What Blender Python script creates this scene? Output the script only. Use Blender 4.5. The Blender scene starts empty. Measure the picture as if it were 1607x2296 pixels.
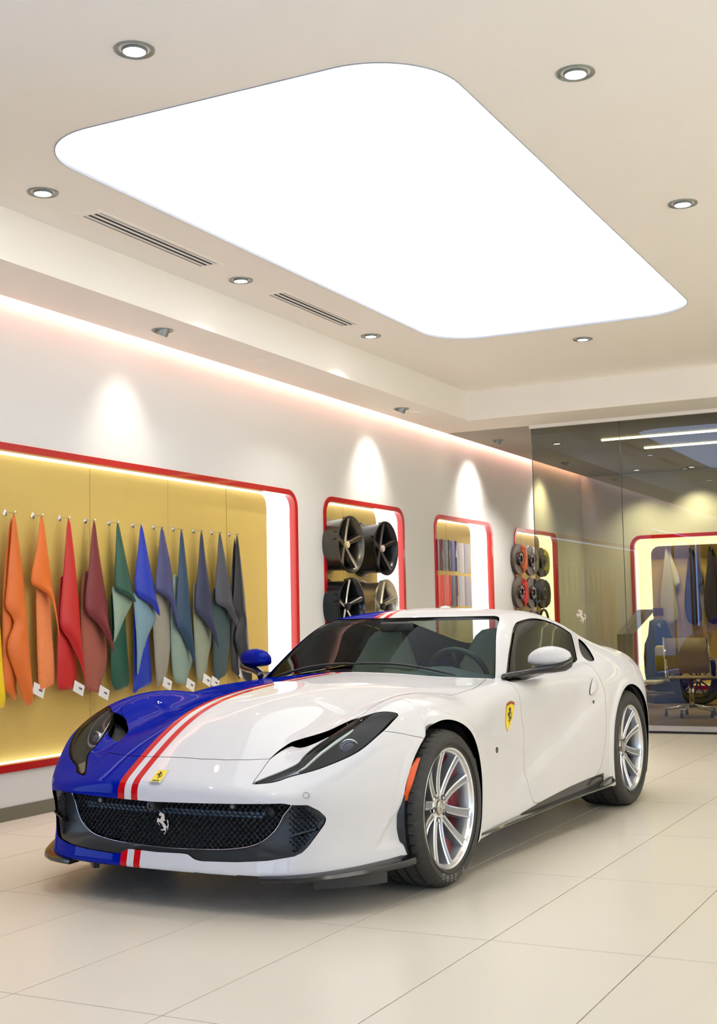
import bpy, math, random
import numpy as np
from mathutils import Matrix, Vector
random.seed(7)
scene = bpy.context.scene
COL = scene.collection
# ------------------------------------------------------------------ camera (room frame: X across, Y along the left wall, Z up)
cam_d = bpy.data.cameras.new('camera'); cam = bpy.data.objects.new('camera', cam_d); COL.objects.link(cam)
cam_d.sensor_fit = 'HORIZONTAL'; cam_d.sensor_width = 36.0; cam_d.lens = 36.0*2857.8/1607.0
cam_d.clip_start = .05; cam_d.clip_end = 200
_r = Vector((0.8901129, 0.4553068, -0.0198679)); _u = Vector((0.0569068, -0.0677862, 0.9960756)); _f = Vector((-0.4521733, 0.8877504, 0.0862474))
cam.matrix_world = Matrix(((_r.x, _u.x, -_f.x, 0), (_r.y, _u.y, -_f.y, 0), (_r.z, _u.z, -_f.z, 1.18653), (0, 0, 0, 1)))
scene.camera = cam
# ------------------------------------------------------------------ world (blue daylight outside the shop front), exposure
world = bpy.data.worlds.new('world'); scene.world = world; world.use_nodes = True
bg = world.node_tree.nodes['Background']; bg.inputs[0].default_value = (.50, .66, 1.0, 1); bg.inputs[1].default_value = 3.6
vs = scene.view_settings; vs.view_transform = 'Standard'; vs.look = 'None'; vs.exposure = 0.50; vs.gamma = 1.0; vs.use_curve_mapping = False
try:
    scene.cycles.max_bounces = 12; scene.cycles.diffuse_bounces = 7; scene.cycles.glossy_bounces = 5; scene.cycles.transparent_max_bounces = 16
    scene.cycles.transmission_bounces = 8; scene.cycles.sample_clamp_indirect = 6.0; scene.cycles.caustics_reflective = False; scene.cycles.caustics_refractive = False
    scene.cycles.use_denoising = True
except Exception: pass
PANEL_L = 1.75       # radiance of the luminous ceiling
# ------------------------------------------------------------------ materials
MATS = {}
def mat(name, color=(.8, .8, .8), rough=.5, metal=0., coat=0., coat_rough=.03, emit=None, emit_s=0., spec=.5, ior=1.5, bump=None, noise=None):
    if name in MATS: return MATS[name]
    m = bpy.data.materials.new(name); m.use_nodes = True; nt = m.node_tree; b = nt.nodes['Principled BSDF']
    b.inputs['Base Color'].default_value = (*color, 1); b.inputs['Roughness'].default_value = rough; b.inputs['Metallic'].default_value = metal
    b.inputs['Coat Weight'].default_value = coat; b.inputs['Coat Roughness'].default_value = coat_rough
    b.inputs['Specular IOR Level'].default_value = spec; b.inputs['IOR'].default_value = ior
    if emit: b.inputs['Emission Color'].default_value = (*emit, 1); b.inputs['Emission Strength'].default_value = emit_s
    if noise or bump:
        tc = nt.nodes.new('ShaderNodeTexCoord')
    if noise:   # (scale, amount) soft tonal grain of the material itself
        n = nt.nodes.new('ShaderNodeTexNoise'); n.inputs['Scale'].default_value = noise[0]; n.inputs['Detail'].default_value = 4
        mx = nt.nodes.new('ShaderNodeMix'); mx.data_type = 'RGBA'
        mx.inputs[6].default_value = (*[c*(1-noise[1]) for c in color], 1); mx.inputs[7].default_value = (*[min(1, c*(1+noise[1])) for c in color], 1)
        nt.links.new(tc.outputs['Object'], n.inputs['Vector']); nt.links.new(n.outputs['Fac'], mx.inputs[0]); nt.links.new(mx.outputs[2], b.inputs['Base Color'])
    if bump:    # (scale, strength)
        n = nt.nodes.new('ShaderNodeTexNoise'); n.inputs['Scale'].default_value = bump[0]; n.inputs['Detail'].default_value = 3
        bp = nt.nodes.new('ShaderNodeBump'); bp.inputs['Strength'].default_value = bump[1]; bp.inputs['Distance'].default_value = .002
        nt.links.new(tc.outputs['Object'], n.inputs['Vector']); nt.links.new(n.outputs['Fac'], bp.inputs['Height']); nt.links.new(bp.outputs['Normal'], b.inputs['Normal'])
    MATS[name] = m; return m
def glow(name, color, s):
    if name in MATS: return MATS[name]
    m = bpy.data.materials.new(name); m.use_nodes = True; nt = m.node_tree; nt.nodes.clear()
    o = nt.nodes.new('ShaderNodeOutputMaterial'); e = nt.nodes.new('ShaderNodeEmission'); e.inputs[0].default_value = (*color, 1); e.inputs[1].default_value = s
    nt.links.new(e.outputs[0], o.inputs[0]); MATS[name] = m; return m
def pane(name, tint, ior=1.5, refl=1.0, rough=0.0, rtint=(1, 1, 1)):
    """thin glass sheet: tinted see-through plus fresnel mirror"""
    if name in MATS: return MATS[name]
    m = bpy.data.materials.new(name); m.use_nodes = True; nt = m.node_tree; nt.nodes.clear()
    o = nt.nodes.new('ShaderNodeOutputMaterial'); t = nt.nodes.new('ShaderNodeBsdfTransparent'); g = nt.nodes.new('ShaderNodeBsdfGlossy'); mx = nt.nodes.new('ShaderNodeMixShader')
    f = nt.nodes.new('ShaderNodeFresnel'); f.inputs['IOR'].default_value = ior; k = nt.nodes.new('ShaderNodeMath'); k.operation = 'MULTIPLY'; k.inputs[1].default_value = refl; k.use_clamp = True
    t.inputs[0].default_value = (*tint, 1); g.inputs['Roughness'].default_value = rough; g.inputs[0].default_value = (*rtint, 1)
    nt.links.new(f.outputs[0], k.inputs[0]); nt.links.new(k.outputs[0], mx.inputs[0]); nt.links.new(t.outputs[0], mx.inputs[1]); nt.links.new(g.outputs[0], mx.inputs[2]); nt.links.new(mx.outputs[0], o.inputs[0])
    MATS[name] = m; return m
# ------------------------------------------------------------------ object helpers
def mesh(name, V, F, smooth=False):
    me = bpy.data.meshes.new(name); me.from_pydata([tuple(map(float, v)) for v in V], [], [tuple(map(int, f)) for f in F]); me.validate(); me.update()
    if smooth: me.polygons.foreach_set('use_smooth', [True]*len(me.polygons))
    return me
def obj(name, me, m=None, parent=None, loc=None, rot=None):
    o = bpy.data.objects.new(name, me); COL.objects.link(o)
    if m is not None and me is not None:
        if not isinstance(m, (list, tuple)): m = [m]
        if len(me.materials) == 0:
            for k in m: me.materials.append(k)
    if parent is not None: o.parent = parent
    if loc is not None: o.location = loc
    if rot is not None: o.rotation_euler = rot
    return o
def tag(o, label=None, cat=None, group=None, kind=None):
    if label: o['label'] = label
    if cat: o['category'] = cat
    if group: o['group'] = group
    if kind: o['kind'] = kind
    return o
def thing(name, label, cat, loc=(0, 0, 0), rotz=0., group=None):
    o = bpy.data.objects.new(name, None); COL.objects.link(o); o.location = loc; o.rotation_euler = (0, 0, rotz); o.empty_display_size = .1
    return tag(o, label, cat, group)
def copy_tree(o, parent=None):
    c = o.copy(); COL.objects.link(c); c.parent = parent
    for ch in list(o.children): copy_tree(ch, c)
    return c
class MB:
    """mesh collector"""
    def __init__(s): s.V = []; s.F = []; s.M = []
    def add(s, V, F, mi=0):
        n = len(s.V); s.V += [tuple(v) for v in V]; s.F += [tuple(i+n for i in f) for f in F]; s.M += [mi]*len(F); return s
    def box(s, a, b, mi=0):
        x0, y0, z0 = a; x1, y1, z1 = b
        return s.add([(x0, y0, z0), (x1, y0, z0), (x1, y1, z0), (x0, y1, z0), (x0, y0, z1), (x1, y0, z1), (x1, y1, z1), (x0, y1, z1)],
                     [(0, 3, 2, 1), (4, 5, 6, 7), (0, 1, 5, 4), (1, 2, 6, 5), (2, 3, 7, 6), (3, 0, 4, 7)], mi)
    def bbox(s, a, b, r=.01, mi=0):
        """box with chamfered edges"""
        x0, y0, z0 = a; x1, y1, z1 = b; r = min(r, (x1-x0)/2.01, (y1-y0)/2.01, (z1-z0)/2.01); V = []; idx = {}
        for sx in (0, 1):
            for sy in (0, 1):
                for sz in (0, 1):
                    X, Y, Z = (x0, x1)[sx], (y0, y1)[sy], (z0, z1)[sz]; dx, dy, dz = (r, -r)[sx], (r, -r)[sy], (r, -r)[sz]
                    idx[sx, sy, sz, 0] = len(V); V.append((X, Y+dy, Z+dz)); idx[sx, sy, sz, 1] = len(V); V.append((X+dx, Y, Z+dz)); idx[sx, sy, sz, 2] = len(V); V.append((X+dx, Y+dy, Z))
        F = []
        for k in (0, 1):
            f = [idx[k, 0, 0, 0], idx[k, 1, 0, 0], idx[k, 1, 1, 0], idx[k, 0, 1, 0]]; F.append(f if k else f[::-1])
            f = [idx[0, k, 0, 1], idx[0, k, 1, 1], idx[1, k, 1, 1], idx[1, k, 0, 1]]; F.append(f if k else f[::-1])
            f = [idx[0, 0, k, 2], idx[1, 0, k, 2], idx[1, 1, k, 2], idx[0, 1, k, 2]]; F.append(f if k else f[::-1])
        for a_ in (0, 1):
            for b_ in (0, 1):
                F.append([idx[a_, b_, 0, 0], idx[a_, b_, 0, 1], idx[a_, b_, 1, 1], idx[a_, b_, 1, 0]][::(1 if a_ == b_ else -1)])
                F.append([idx[a_, 0, b_, 0], idx[a_, 1, b_, 0], idx[a_, 1, b_, 2], idx[a_, 0, b_, 2]][::(1 if a_ == b_ else -1)])
                F.append([idx[0, a_, b_, 1], idx[0, a_, b_, 2], idx[1, a_, b_, 2], idx[1, a_, b_, 1]][::(1 if a_ == b_ else -1)])
                for c_ in (0, 1):
                    f = [idx[a_, b_, c_, 0], idx[a_, b_, c_, 1], idx[a_, b_, c_, 2]]; F.append(f if (a_+b_+c_) % 2 else f[::-1])
        return s.add(V, F, mi)
    def tube(s, pts, r, n=8, closed=False, caps=True, mi=0):
        P_ = [Vector(p) for p in pts]; k = len(P_); V = []; F = []
        rs = r if isinstance(r, (list, tuple)) else [r]*k; prev = None
        for i, p in enumerate(P_):
            t = (P_[(i+1) % k]-P_[i-1]) if closed else (P_[min(i+1, k-1)]-P_[max(i-1, 0)]); t.normalize()
            if prev is None: a = t.orthogonal().normalized()
            else: a = (prev-t*prev.dot(t)).normalized()
            prev = a; b = t.cross(a)
            for j in range(n): q = 2*math.pi*j/n; V.append(p+(a*math.cos(q)+b*math.sin(q))*rs[i])
        for i in range(k if closed else k-1):
            for j in range(n): i2 = (i+1) % k; F.append((i*n+j, i*n+(j+1) % n, i2*n+(j+1) % n, i2*n+j))
        if caps and not closed: F.append(tuple(range(n))[::-1]); F.append(tuple((k-1)*n+j for j in range(n)))
        return s.add(V, F, mi)
    def lathe(s, prof, n=32, axis='z', c=(0, 0, 0), mi=0, closed=False):
        """prof: (r, h) list revolved about axis"""
        V = []; F = []
        for (r, h) in prof:
            for j in range(n):
                q = 2*math.pi*j/n; a, b = r*math.cos(q), r*math.sin(q)
                p = {'z': (a, b, h), 'x': (h, a, b), 'y': (b, h, a)}[axis]; V.append((p[0]+c[0], p[1]+c[1], p[2]+c[2]))
        k = len(prof)
        for i in range(k if closed else k-1):
            for j in range(n): i2 = (i+1) % k; F.append((i*n+j, i*n+(j+1) % n, i2*n+(j+1) % n, i2*n+j))
        return s.add(V, F, mi)
    def prism(s, poly, h0, h1, axis='z', mi=0):
        n = len(poly); put = {'z': lambda a, b, h: (a, b, h), 'x': lambda a, b, h: (h, a, b), 'y': lambda a, b, h: (b, h, a)}[axis]
        V = [put(a, b, h0) for a, b in poly]+[put(a, b, h1) for a, b in poly]
        F = [tuple(range(n))[::-1], tuple(range(n, 2*n))]+[(i, (i+1) % n, n+(i+1) % n, n+i) for i in range(n)]
        return s.add(V, F, mi)
    def build(s, name, m=None, parent=None, smooth=False, loc=None, rot=None, angle=None):
        me = mesh(name, s.V, s.F, smooth)
        ms = m if isinstance(m, (list, tuple)) else [m]
        for k in ms: me.materials.append(k)
        if any(s.M) and len(me.polygons) == len(s.M): me.polygons.foreach_set('material_index', s.M)
        if angle is not None:
            me.polygons.foreach_set('use_smooth', [True]*len(me.polygons)); me.set_sharp_from_angle(angle=math.radians(angle))
        return obj(name, me, None, parent, loc, rot)
def rrect(x0, x1, y0, y1, r, n=8):
    """rounded rectangle, counter-clockwise"""
    P_ = []
    for cx, cy, a0 in ((x1-r, y0+r, -90), (x1-r, y1-r, 0), (x0+r, y1-r, 90), (x0+r, y0+r, 180)):
        for k in range(n+1): a = math.radians(a0+90*k/n); P_.append((cx+r*math.cos(a), cy+r*math.sin(a)))
    return P_
def ring(A, B):
    """faces of a strip between two closed loops of equal length, indices into A+B"""
    n = len(A); return [(i, (i+1) % n, n+(i+1) % n, n+i) for i in range(n)]
def hole_plate(x0, x1, y0, y1, loop):
    """rectangle with a hole: verts2d, faces"""
    cx = sum(p[0] for p in loop)/len(loop); cy = sum(p[1] for p in loop)/len(loop); out = []
    for (x, y) in loop:
        dx, dy = x-cx, y-cy; t = min(((x1-cx)/dx if dx > 0 else (x0-cx)/dx) if abs(dx) > 1e-9 else 1e9, ((y1-cy)/dy if dy > 0 else (y0-cy)/dy) if abs(dy) > 1e-9 else 1e9); out.append([cx+dx*t, cy+dy*t])
    for c in ((x0, y0), (x1, y0), (x1, y1), (x0, y1)):
        i = min(range(len(out)), key=lambda k: (out[k][0]-c[0])**2+(out[k][1]-c[1])**2); out[i] = list(c)
    return list(loop)+[tuple(p) for p in out], [f[::-1] for f in ring(loop, out)]
# ------------------------------------------------------------------ the room
UW = -5.63; ZL = 3.28; ZC = 3.587; US = -4.99; VS = 12.38; VG = 13.1; VB = 18.4; UR = 4.2; V0 = -4.5
M_wall = mat('wall_paint', (.67, .675, .655), .55)
M_ceil = mat('ceiling_paint', (.90, .87, .81), .6)
M_floor = mat('floor_tile', (.67, .625, .535), .28, noise=(1.3, .04), spec=.45)
M_grout = mat('grout', (.22, .19, .15), .9)
M_base = mat('baseboard_grey', (.16, .15, .105), .4)
M_red = mat('red_gloss', (.43, .005, .007), .2, coat=.2)
M_glowbox = glow('lightbox_white', (1.0, .985, .93), 2.4)
M_alu = mat('brushed_aluminium', (.62, .63, .64), .32, 1.0)
M_dark = mat('dark_metal', (.03, .03, .032), .4, .6)
M_carpet = mat('carpet', (.16, .10, .045), .95, noise=(60, .25))
M_leather = mat('panel_leather', (.56, .40, .10), .45, bump=(220, .25), noise=(3, .05))
def struct(name, V, F, m, smooth=False, parent=None):
    o = obj(name, mesh(name, V, F, smooth), m, parent); o['kind'] = 'structure'; return o
# floor slab (grout bed) with one tile per object
fl = struct('floor', [(UW-.5, V0, -.006), (UR, V0, -.006), (UR, VG, -.006), (UW-.5, VG, -.006), (UW-.5, V0, -.2), (UR, V0, -.2), (UR, VG, -.2), (UW-.5, VG, -.2)],
            [(0, 1, 2, 3), (7, 6, 5, 4), (4, 5, 1, 0), (5, 6, 2, 1), (6, 7, 3, 2), (7, 4, 0, 3)], M_grout)
TW, TL = .5895, 1.243; tile_me = None
mb = MB(); g = .0024; mb.box((g, g, -.02), (TW-g, TL-g, 0)); tile_me = mesh('tile', mb.V, mb.F); tile_me.materials.append(M_floor)
for i in range(-8, 9):
    for j in range(-6, 8):
        u0 = -1.2075+TW*i; v0 = 4.535+TL*j
        if u0+TW < UW+.02 or u0 > UR-.1 or v0+TL > VG+.25 or v0+TL < 1.2: continue
        o = obj('tile', tile_me, None, fl, (u0, v0, 0))
# left wall with four display openings
NI = [(4.42, 9.84), (10.33, 12.085), (12.875, 14.64), (15.418, 17.15)]; NZ0, NZ1, NR = .30, 2.365, .16
V = []; F = []
def quad(a, b, z0, z1):
    n = len(V); V.extend([(UW, a, z0), (UW, b, z0), (UW, b, z1), (UW, a, z1)]); F.append((n, n+1, n+2, n+3))
# two daylight windows in the same wall, towards the shop front
WL = [(-3.6, -.35), (.1, 3.75)]; ed = [V0]
for k, (a, b) in enumerate(WL):
    hi = (-.12, 4.08)[k]; v2, f2 = hole_plate(ed[-1], hi, 0, 3.9, rrect(a, b, .2, 2.75, .06, 2)); n = len(V); ed.append(hi)
    V.extend([(UW, p, q) for p, q in v2]); F.extend([tuple(i+n for i in f) for f in f2])
for k, (a, b) in enumerate(NI):
    lo = ed[-1]; hi = (b+NI[k+1][0])/2 if k < 3 else VB; ed.append(hi)
    v2, f2 = hole_plate(lo, hi, 0, 3.9, rrect(a, b, NZ0, NZ1, NR)); n = len(V)
    V.extend([(UW, p, q) for p, q in v2]); F.extend([tuple(i+n for i in f) for f in f2])
wl = struct('wall_left', V, F, M_wall)
for k, (a, b) in enumerate(NI):
    t = obj('trim_%d' % (k+3), None, None, None, (UW, a, NZ0)); t['kind'] = 'structure'
    w, h = b-a, NZ1-NZ0; fw = .045
    A = rrect(-.002, w+.002, -.002, h+.002, NR+.002); B = rrect(fw, w-fw, fw, h-fw, NR-fw)
    n = len(A); Vv = [(.012, p, q) for p, q in A]+[(.012, p, q) for p, q in B]+[(-.05, p, q) for p, q in B]+[(-.02, p, q) for p, q in A]
    Ff = [f[::-1] for f in ring(A, B)]+[tuple(i+n for i in f)[::-1] for f in ring(A, B)]+[tuple((i+3*n if i < n else i-n) for i in f) for f in ring(A, B)]
    Vv2 = [(x, y, z) for x, y, z in Vv]; obj('frame', mesh('frame', Vv2, Ff), M_red, t)
    # luminous lining: flares back from the frame to a shallow light box
    C = rrect(fw, w-fw, fw, h-fw, NR-fw); D = rrect(.02, w-.02, .02, h-.02, NR)
    Vv = [(-.05, p, q) for p, q in C]+[(-.30, p, q) for p, q in D]; Ff = ring(C, D); Ff = [f[::-1] for f in Ff]
    Ff.append(tuple(range(n, 2*n)))
    obj('light_box', mesh('light_box', Vv, Ff, False), M_glowbox, t)
    # leather back panels, butted with a seam, clear of the lining on the right
    cs = [.03, .85, 1.78, 2.70, 3.635, 4.46, w-.32] if k == 0 else [.03, .62, w-.40]
    for i in range(len(cs)-1):
        m_ = MB(); last = i == len(cs)-2
        z0, z1 = .045, h-.050
        if last:
            r = .11
            poly = [(cs[i]+.002, z0)]+[(cs[i+1]-r+r*math.sin(q), z0+r-r*math.cos(q)) for q in np.linspace(0, math.pi/2, 7)]+[(cs[i+1]-r+r*math.cos(q), z1-r+r*math.sin(q)) for q in np.linspace(0, math.pi/2, 7)]+[(cs[i]+.002, z1)]
            m_.prism(poly, -.16, -.12, 'x')
        else: m_.bbox((-.16, cs[i]+.002, z0), (-.12, cs[i+1]-.002, z1), .004)
        m_.build('leather_panel', M_leather, t)
bb = struct('baseboard_left', [(UW+.008, V0, 0), (UW+.008, VB, 0), (UW+.008, VB, .085), (UW+.008, V0, .085), (UW, V0, .085), (UW, VB, .085)], [(0, 1, 2, 3), (3, 2, 5, 4)], M_base)
# ceiling with the rounded opening of the luminous panel
PU0, PU1, PV0, PV1 = -4.262, -2.072, 4.728, 10.05
v2, f2 = hole_plate(US-.02, UR, V0, VS+.02, rrect(PU0, PU1, PV0, PV1, .42, 14))
lp = rrect(PU0, PU1, PV0, PV1, .42, 14)
struct('ceiling', [(x, y, ZC) for x, y in v2], [f[::-1] for f in f2], M_ceil)
M_panel = glow('luminous_stretch_panel', (1.0, .995, .985), PANEL_L)
t = thing('ceiling_light_panel', 'huge rounded luminous white ceiling panel above the car', 'light panel', ((PU0+PU1)/2, (PV0+PV1)/2, ZC))
cxp, cyp = (PU0+PU1)/2, (PV0+PV1)/2; q2 = [(x-cxp, y-cyp) for x, y in lp]; n = len(q2)
obj('diffuser', mesh('diffuser', [(x, y, .012) for x, y in q2], [tuple(range(n))[::-1]]), M_panel, t)
obj('edge_trim', mesh('edge_trim', [(x, y, .03) for x, y in q2]+[(x, y, -.004) for x, y in q2]+[(x*.9965, y*.9985, -.004) for x, y in q2]+[(x*.9965, y*.9985, .03) for x, y in q2],
    [tuple(i for i in f) for f in ring(q2, q2)]+[tuple(i+n for i in f) for f in ring(q2, q2)]+[tuple(i+2*n for i in f) for f in ring(q2, q2)]), mat('panel_edge_grey', (.35, .37, .42), .4), t)
# dropped soffit along the left wall (light slot at the wall) and across the far end, one lowered ceiling behind the glass
SE = UW+.09
sV = [(SE, V0, ZL), (US, V0, ZL), (US, VS, ZL), (SE, VB, ZL), (UR, VS, ZL), (UR, VB, ZL), (US, V0, ZC+.05), (US, VS, ZC+.05), (UR, VS, ZC+.05), (SE, V0, ZL+.16), (SE, VB, ZL+.16), (UW, V0, ZL+.16), (UW, VB, ZL+.16)]
sV += [(SE, VG, ZL), (UR, VG, ZL)]
sF = [(0, 13, 2, 1), (2, 13, 14, 4), (1, 2, 7, 6), (2, 4, 8, 7), (0, 9, 10, 3), (9, 11, 12, 10)]
struct('trim_1', sV, sF, M_ceil)
struct('trim_8', [sV[13], sV[3], sV[5], sV[14]], [(0, 1, 2, 3)], mat('ceiling_shade_taupe', (.34, .32, .26), .6))  # same ceiling; weaker light behind the glass put into a darker colour
tag(MB().box((UW+.012, V0+.2, ZL+.135), (SE-.012, VB-.1, ZL+.15)).build('cove_light', glow('pink_led', (1.0, .50, .42), 12.0)), 'thin pink LED strip in the slot between soffit and left wall', 'led strip')
# far wall behind the glass, right wall, wall behind the camera with the shop-front windows
NB = (-4.92, -1.2); fw = .05
v2, f2 = hole_plate(UW, UR, 0, 3.5, rrect(NB[0], NB[1], .15, 2.365, .16))
struct('wall_back', [(x, VB, z) for x, z in v2], [f[::-1] for f in f2], M_wall)
struct('wall_right', [(UR, V0, 0), (UR, VB, 0), (UR, VB, 3.7), (UR, V0, 3.7)], [(0, 3, 2, 1)][::-1], M_wall)
# wall behind the camera: shop front with three tall windows
WN = [(-4.6, -2.1), (-1.7, .8), (1.2, 3.7)]; xs = [UW, -1.9, 1.0, UR]; V = []; F = []
for k, (a, b) in enumerate(WN):
    v2, f2 = hole_plate(xs[k], xs[k+1], 0, 3.7, rrect(a, b, .25, 2.95, .06, 2)); n = len(V); V += [(x, V0, z) for x, z in v2]; F += [tuple(i+n for i in f) for f in f2]
struct('wall_front', V, F, M_wall)
M_shopglass = pane('shop_glass', (.92, .95, .96))
for k, (a, b) in enumerate(WN):
    m_ = MB(); P_ = rrect(a, b, .25, 2.95, .06, 2); n = len(P_)
    m_.prism([(z, x) for x, z in P_], V0-.06, V0-.05, 'y')
    w = m_.build('window_%d' % (k+2), M_shopglass); w['kind'] = 'structure'
    for xx in (a+.02, (a+b)/2, b-.02): MB().box((xx-.02, V0-.08, .25), (xx+.02, V0-.03, 2.95)).build('mullion', M_dark, w)
for k, (a, b) in enumerate(WL):
    m_ = MB(); P_ = rrect(a, b, .2, 2.75, .06, 2); m_.prism([(y, z) for y, z in P_], UW-.06, UW-.05, 'x')
    w = m_.build('window_%d' % (k+5), M_shopglass); w['kind'] = 'structure'
    for yy in (a+.02, (a+b)/2, b-.02): MB().box((UW-.08, yy-.02, .2), (UW-.03, yy+.02, 2.75)).build('mullion', M_dark, w)
# glass partition at the far end: three sheets in a bottom rail, free edge on the left
M_glass = pane('smoked_glass', (.36, .33, .18), 1.52, 2.2, rtint=(.42, .60, 1.0))
gw = obj('window_1', None); gw.location = (0, VG, 0); gw['kind'] = 'structure'
GX = [-4.545, -3.575, -2.40, -1.2, 0, 1.2, 2.4, 3.6, UR]
for k in range(len(GX)-1):
    V = [(GX[k]+.002, 0, .075), (GX[k+1]-.002, 0, .075), (GX[k+1]-.002, 0, 3.245), (GX[k]+.002, 0, 3.245)]
    obj('pane', mesh('pane', V, [(0, 1, 2, 3)]), M_glass, gw)
    MB().box((GX[k]-.0025, -.006, .075), (GX[k]+.0025, .006, 3.245)).build('pane_edge', mat('glass_edge', (.06, .10, .07), .2), gw)
MB().bbox((GX[0], -.02, .018), (UR, .02, .075), .004).build('bottom_rail', M_alu, gw)
MB().box((GX[0], -.03, 0), (UR, .03, .018)).build('rail_foot', M_dark, gw)
MB().bbox((GX[0]-.02, -.02, 3.245), (UR, .02, 3.285), .003).build('top_rail', mat('white_satin', (.82, .81, .78), .4), gw)
# room behind the glass
struct('trim_2', [(UW-.4, VG+.03, 0), (UR, VG+.03, 0), (UR, VB, 0), (UW-.4, VB, 0)], [(0, 1, 2, 3)], M_carpet)
struct('baseboard_back', [(UW, VB-.01, 0), (UR, VB-.01, 0), (UR, VB-.01, .09), (UW, VB-.01, .09)], [(0, 1, 2, 3)], mat('back_base', (.13, .09, .05), .5))
t = obj('trim_7', None, None, None, (NB[0], VB, .15)); t['kind'] = 'structure'
w, h = NB[1]-NB[0], 2.215; A = rrect(-.002, w+.002, -.002, h+.002, .162); B = rrect(fw, w-fw, fw, h-fw, .11); n = len(A)
obj('frame', mesh('frame', [(p, -.015, q) for p, q in A]+[(p, -.015, q) for p, q in B]+[(p, .05, q) for p, q in B], ring(A, B)+[tuple(i+n for i in f) for f in ring(A, B)]), M_red, t)
D = rrect(.02, w-.02, .02, h-.02, .16)
obj('light_box', mesh('light_box', [(p, .05, q) for p, q in B]+[(p, .32, q) for p, q in D], ring(B, D)+[tuple(range(n, 2*n))[::-1]]), M_glowbox, t)
for i in range(3):
    c0, c1 = .26+i*1.06, .26+(i+1)*1.06; m_ = MB(); m_.prism([(q, p) for p, q in rrect(c0+.002, c1-.002, .05, h-.16, .05 if i else .12)], .14, .18, 'y'); m_.build('leather_panel', M_leather, t)
# ------------------------------------------------------------------ ceiling fittings
def spot(name, parent, loc, rot, energy, size, blend, col=(1, .96, .9), radius=.04):
    L = bpy.data.lights.new(name, 'SPOT'); L.energy = energy; L.spot_size = math.radians(size); L.spot_blend = blend; L.color = col; L.shadow_soft_size = radius
    o = bpy.data.objects.new(name, L); COL.objects.link(o); o.parent = parent; o.location = loc; o.rotation_euler = rot; return o
M_ringm = mat('fitting_grey', (.30, .33, .31), .35, .7)
M_lamp = glow('lamp_face', (1, .97, .92), 9.0)
def downlight(name, label, loc, tilt=(0, 0), group=None, energy=60, size=100, drop=.0, rr=.085, col=(1, .96, .9), soft=.35):
    t = thing(name, label, 'downlight', loc, group=group)
    MB().lathe([(rr*1.0, .004), (rr, -.006), (rr*.93, -.008), (rr*.78, -.002), (rr*.74, .03)], 36).build('ring', M_ringm, t, angle=40)
    MB().lathe([(rr*.74, .03), (rr*.72, .05), (0.001, .05)], 28).build('housing', M_dark, t)
    h = MB(); h.lathe([(rr*.60, .05), (rr*.64, .0), (rr*.62, -.012-drop), (rr*.56, -.012-drop), (rr*.54, -.006-drop)], 32)
    hd = h.build('lamp_head', M_ringm, t, rot=(tilt[0], tilt[1], 0), angle=40)
    MB().lathe([(rr*.55, -.007-drop), (.001, -.007-drop)], 32).build('lamp_face', M_lamp, hd)
    spot('lamp_beam', t, Vector((0, 0, -.03-drop)) , (tilt[0], tilt[1], 0), energy, size, 1.0, col, rr*soft)
    return t
DL = 32
k_ = (ZC-1.18653)/(3.605-1.18653)
where = ['beside the near end of the luminous panel', 'on the right of the luminous panel, nearer the shop front', 'at the panel corner, by the long air grille', 'on the right of the luminous panel, nearer the glass', 'between the two air grilles', 'past the short air grille', 'between luminous panel and glass partition']
for (u, v), wh in zip([(-3.152, 4.198), (-1.595, 5.345), (-4.668, 5.375), (-1.591, 7.405), (-4.705, 7.484), (-4.71, 9.543), (-3.195, 10.636)], where):
    downlight('downlight', 'round grey recessed ceiling downlight '+wh, (u*k_, v*k_, ZC), group='recessed ceiling downlights', energy=DL*(2.2 if v > 9 else 1), size=112)
for (u, v), wh in zip([(-1.595, 9.46), (-1.5, 3.2), (-4.7, 3.3)], ['at the far right corner of the luminous panel', 'between luminous panel and shop-front windows', 'near the daylight windows in the left wall']):
    downlight('downlight', 'round grey recessed ceiling downlight '+wh, (u*k_, v*k_, ZC), group='recessed ceiling downlights', energy=DL, size=112)
for i, (v, wh) in enumerate([(7.31, 'above the hanging hides'), (11.29, 'above the bare wheels'), (13.96, 'above the colour boards'), (16.49, 'above the brake discs')]):
    a = math.radians(-24)
    downlight('adjustable_spotlight', 'grey tilted spotlight in the low soffit '+wh, (-5.255, v, ZL), (0, -a), 'tilted soffit spotlights', soft=1.2, energy=(20, 60, 90, 105)[i], size=(76, 84, 92, 96)[i], drop=.025, rr=.078, col=(1, .93, .83))
for (u, v), wh in zip([(-4.75, 14.6), (-4.66, 17.92), (-3.91, 18.03), (-3.2, 16.5), (-1.5, 16.5)], ['added by the brake discs to brighten the left wall', 'above the cream hide', 'above the dark hides', 'above the swivel chair', 'beyond the swivel chair']):  # the one by the brake discs is added to lift the far wall
    downlight('downlight', 'recessed spotlight in the low ceiling behind the glass, '+wh, (u, v, ZL), group='spotlights behind the glass', energy=170, size=110, rr=.078)
for i, v in enumerate((1.5, 3.9, 6.3, 8.7, 11.1, 14.2, 16.6)):  # added lamps out of view: right wall bounce fills car flank and ceiling
    downlight('fill_washer', 'added unseen ceiling spotlight washing the right wall as fill, '+['beside the shop front', 'second along', 'midway along', 'fourth along', 'beside the glass partition', 'just behind the glass partition', 'at the far end behind the glass'][i], (3.05, v, ZC if v < VS else ZL), (0, math.radians(-38)), 'added wall washing fill lights', energy=760, size=110, drop=.025, rr=.078)
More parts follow.
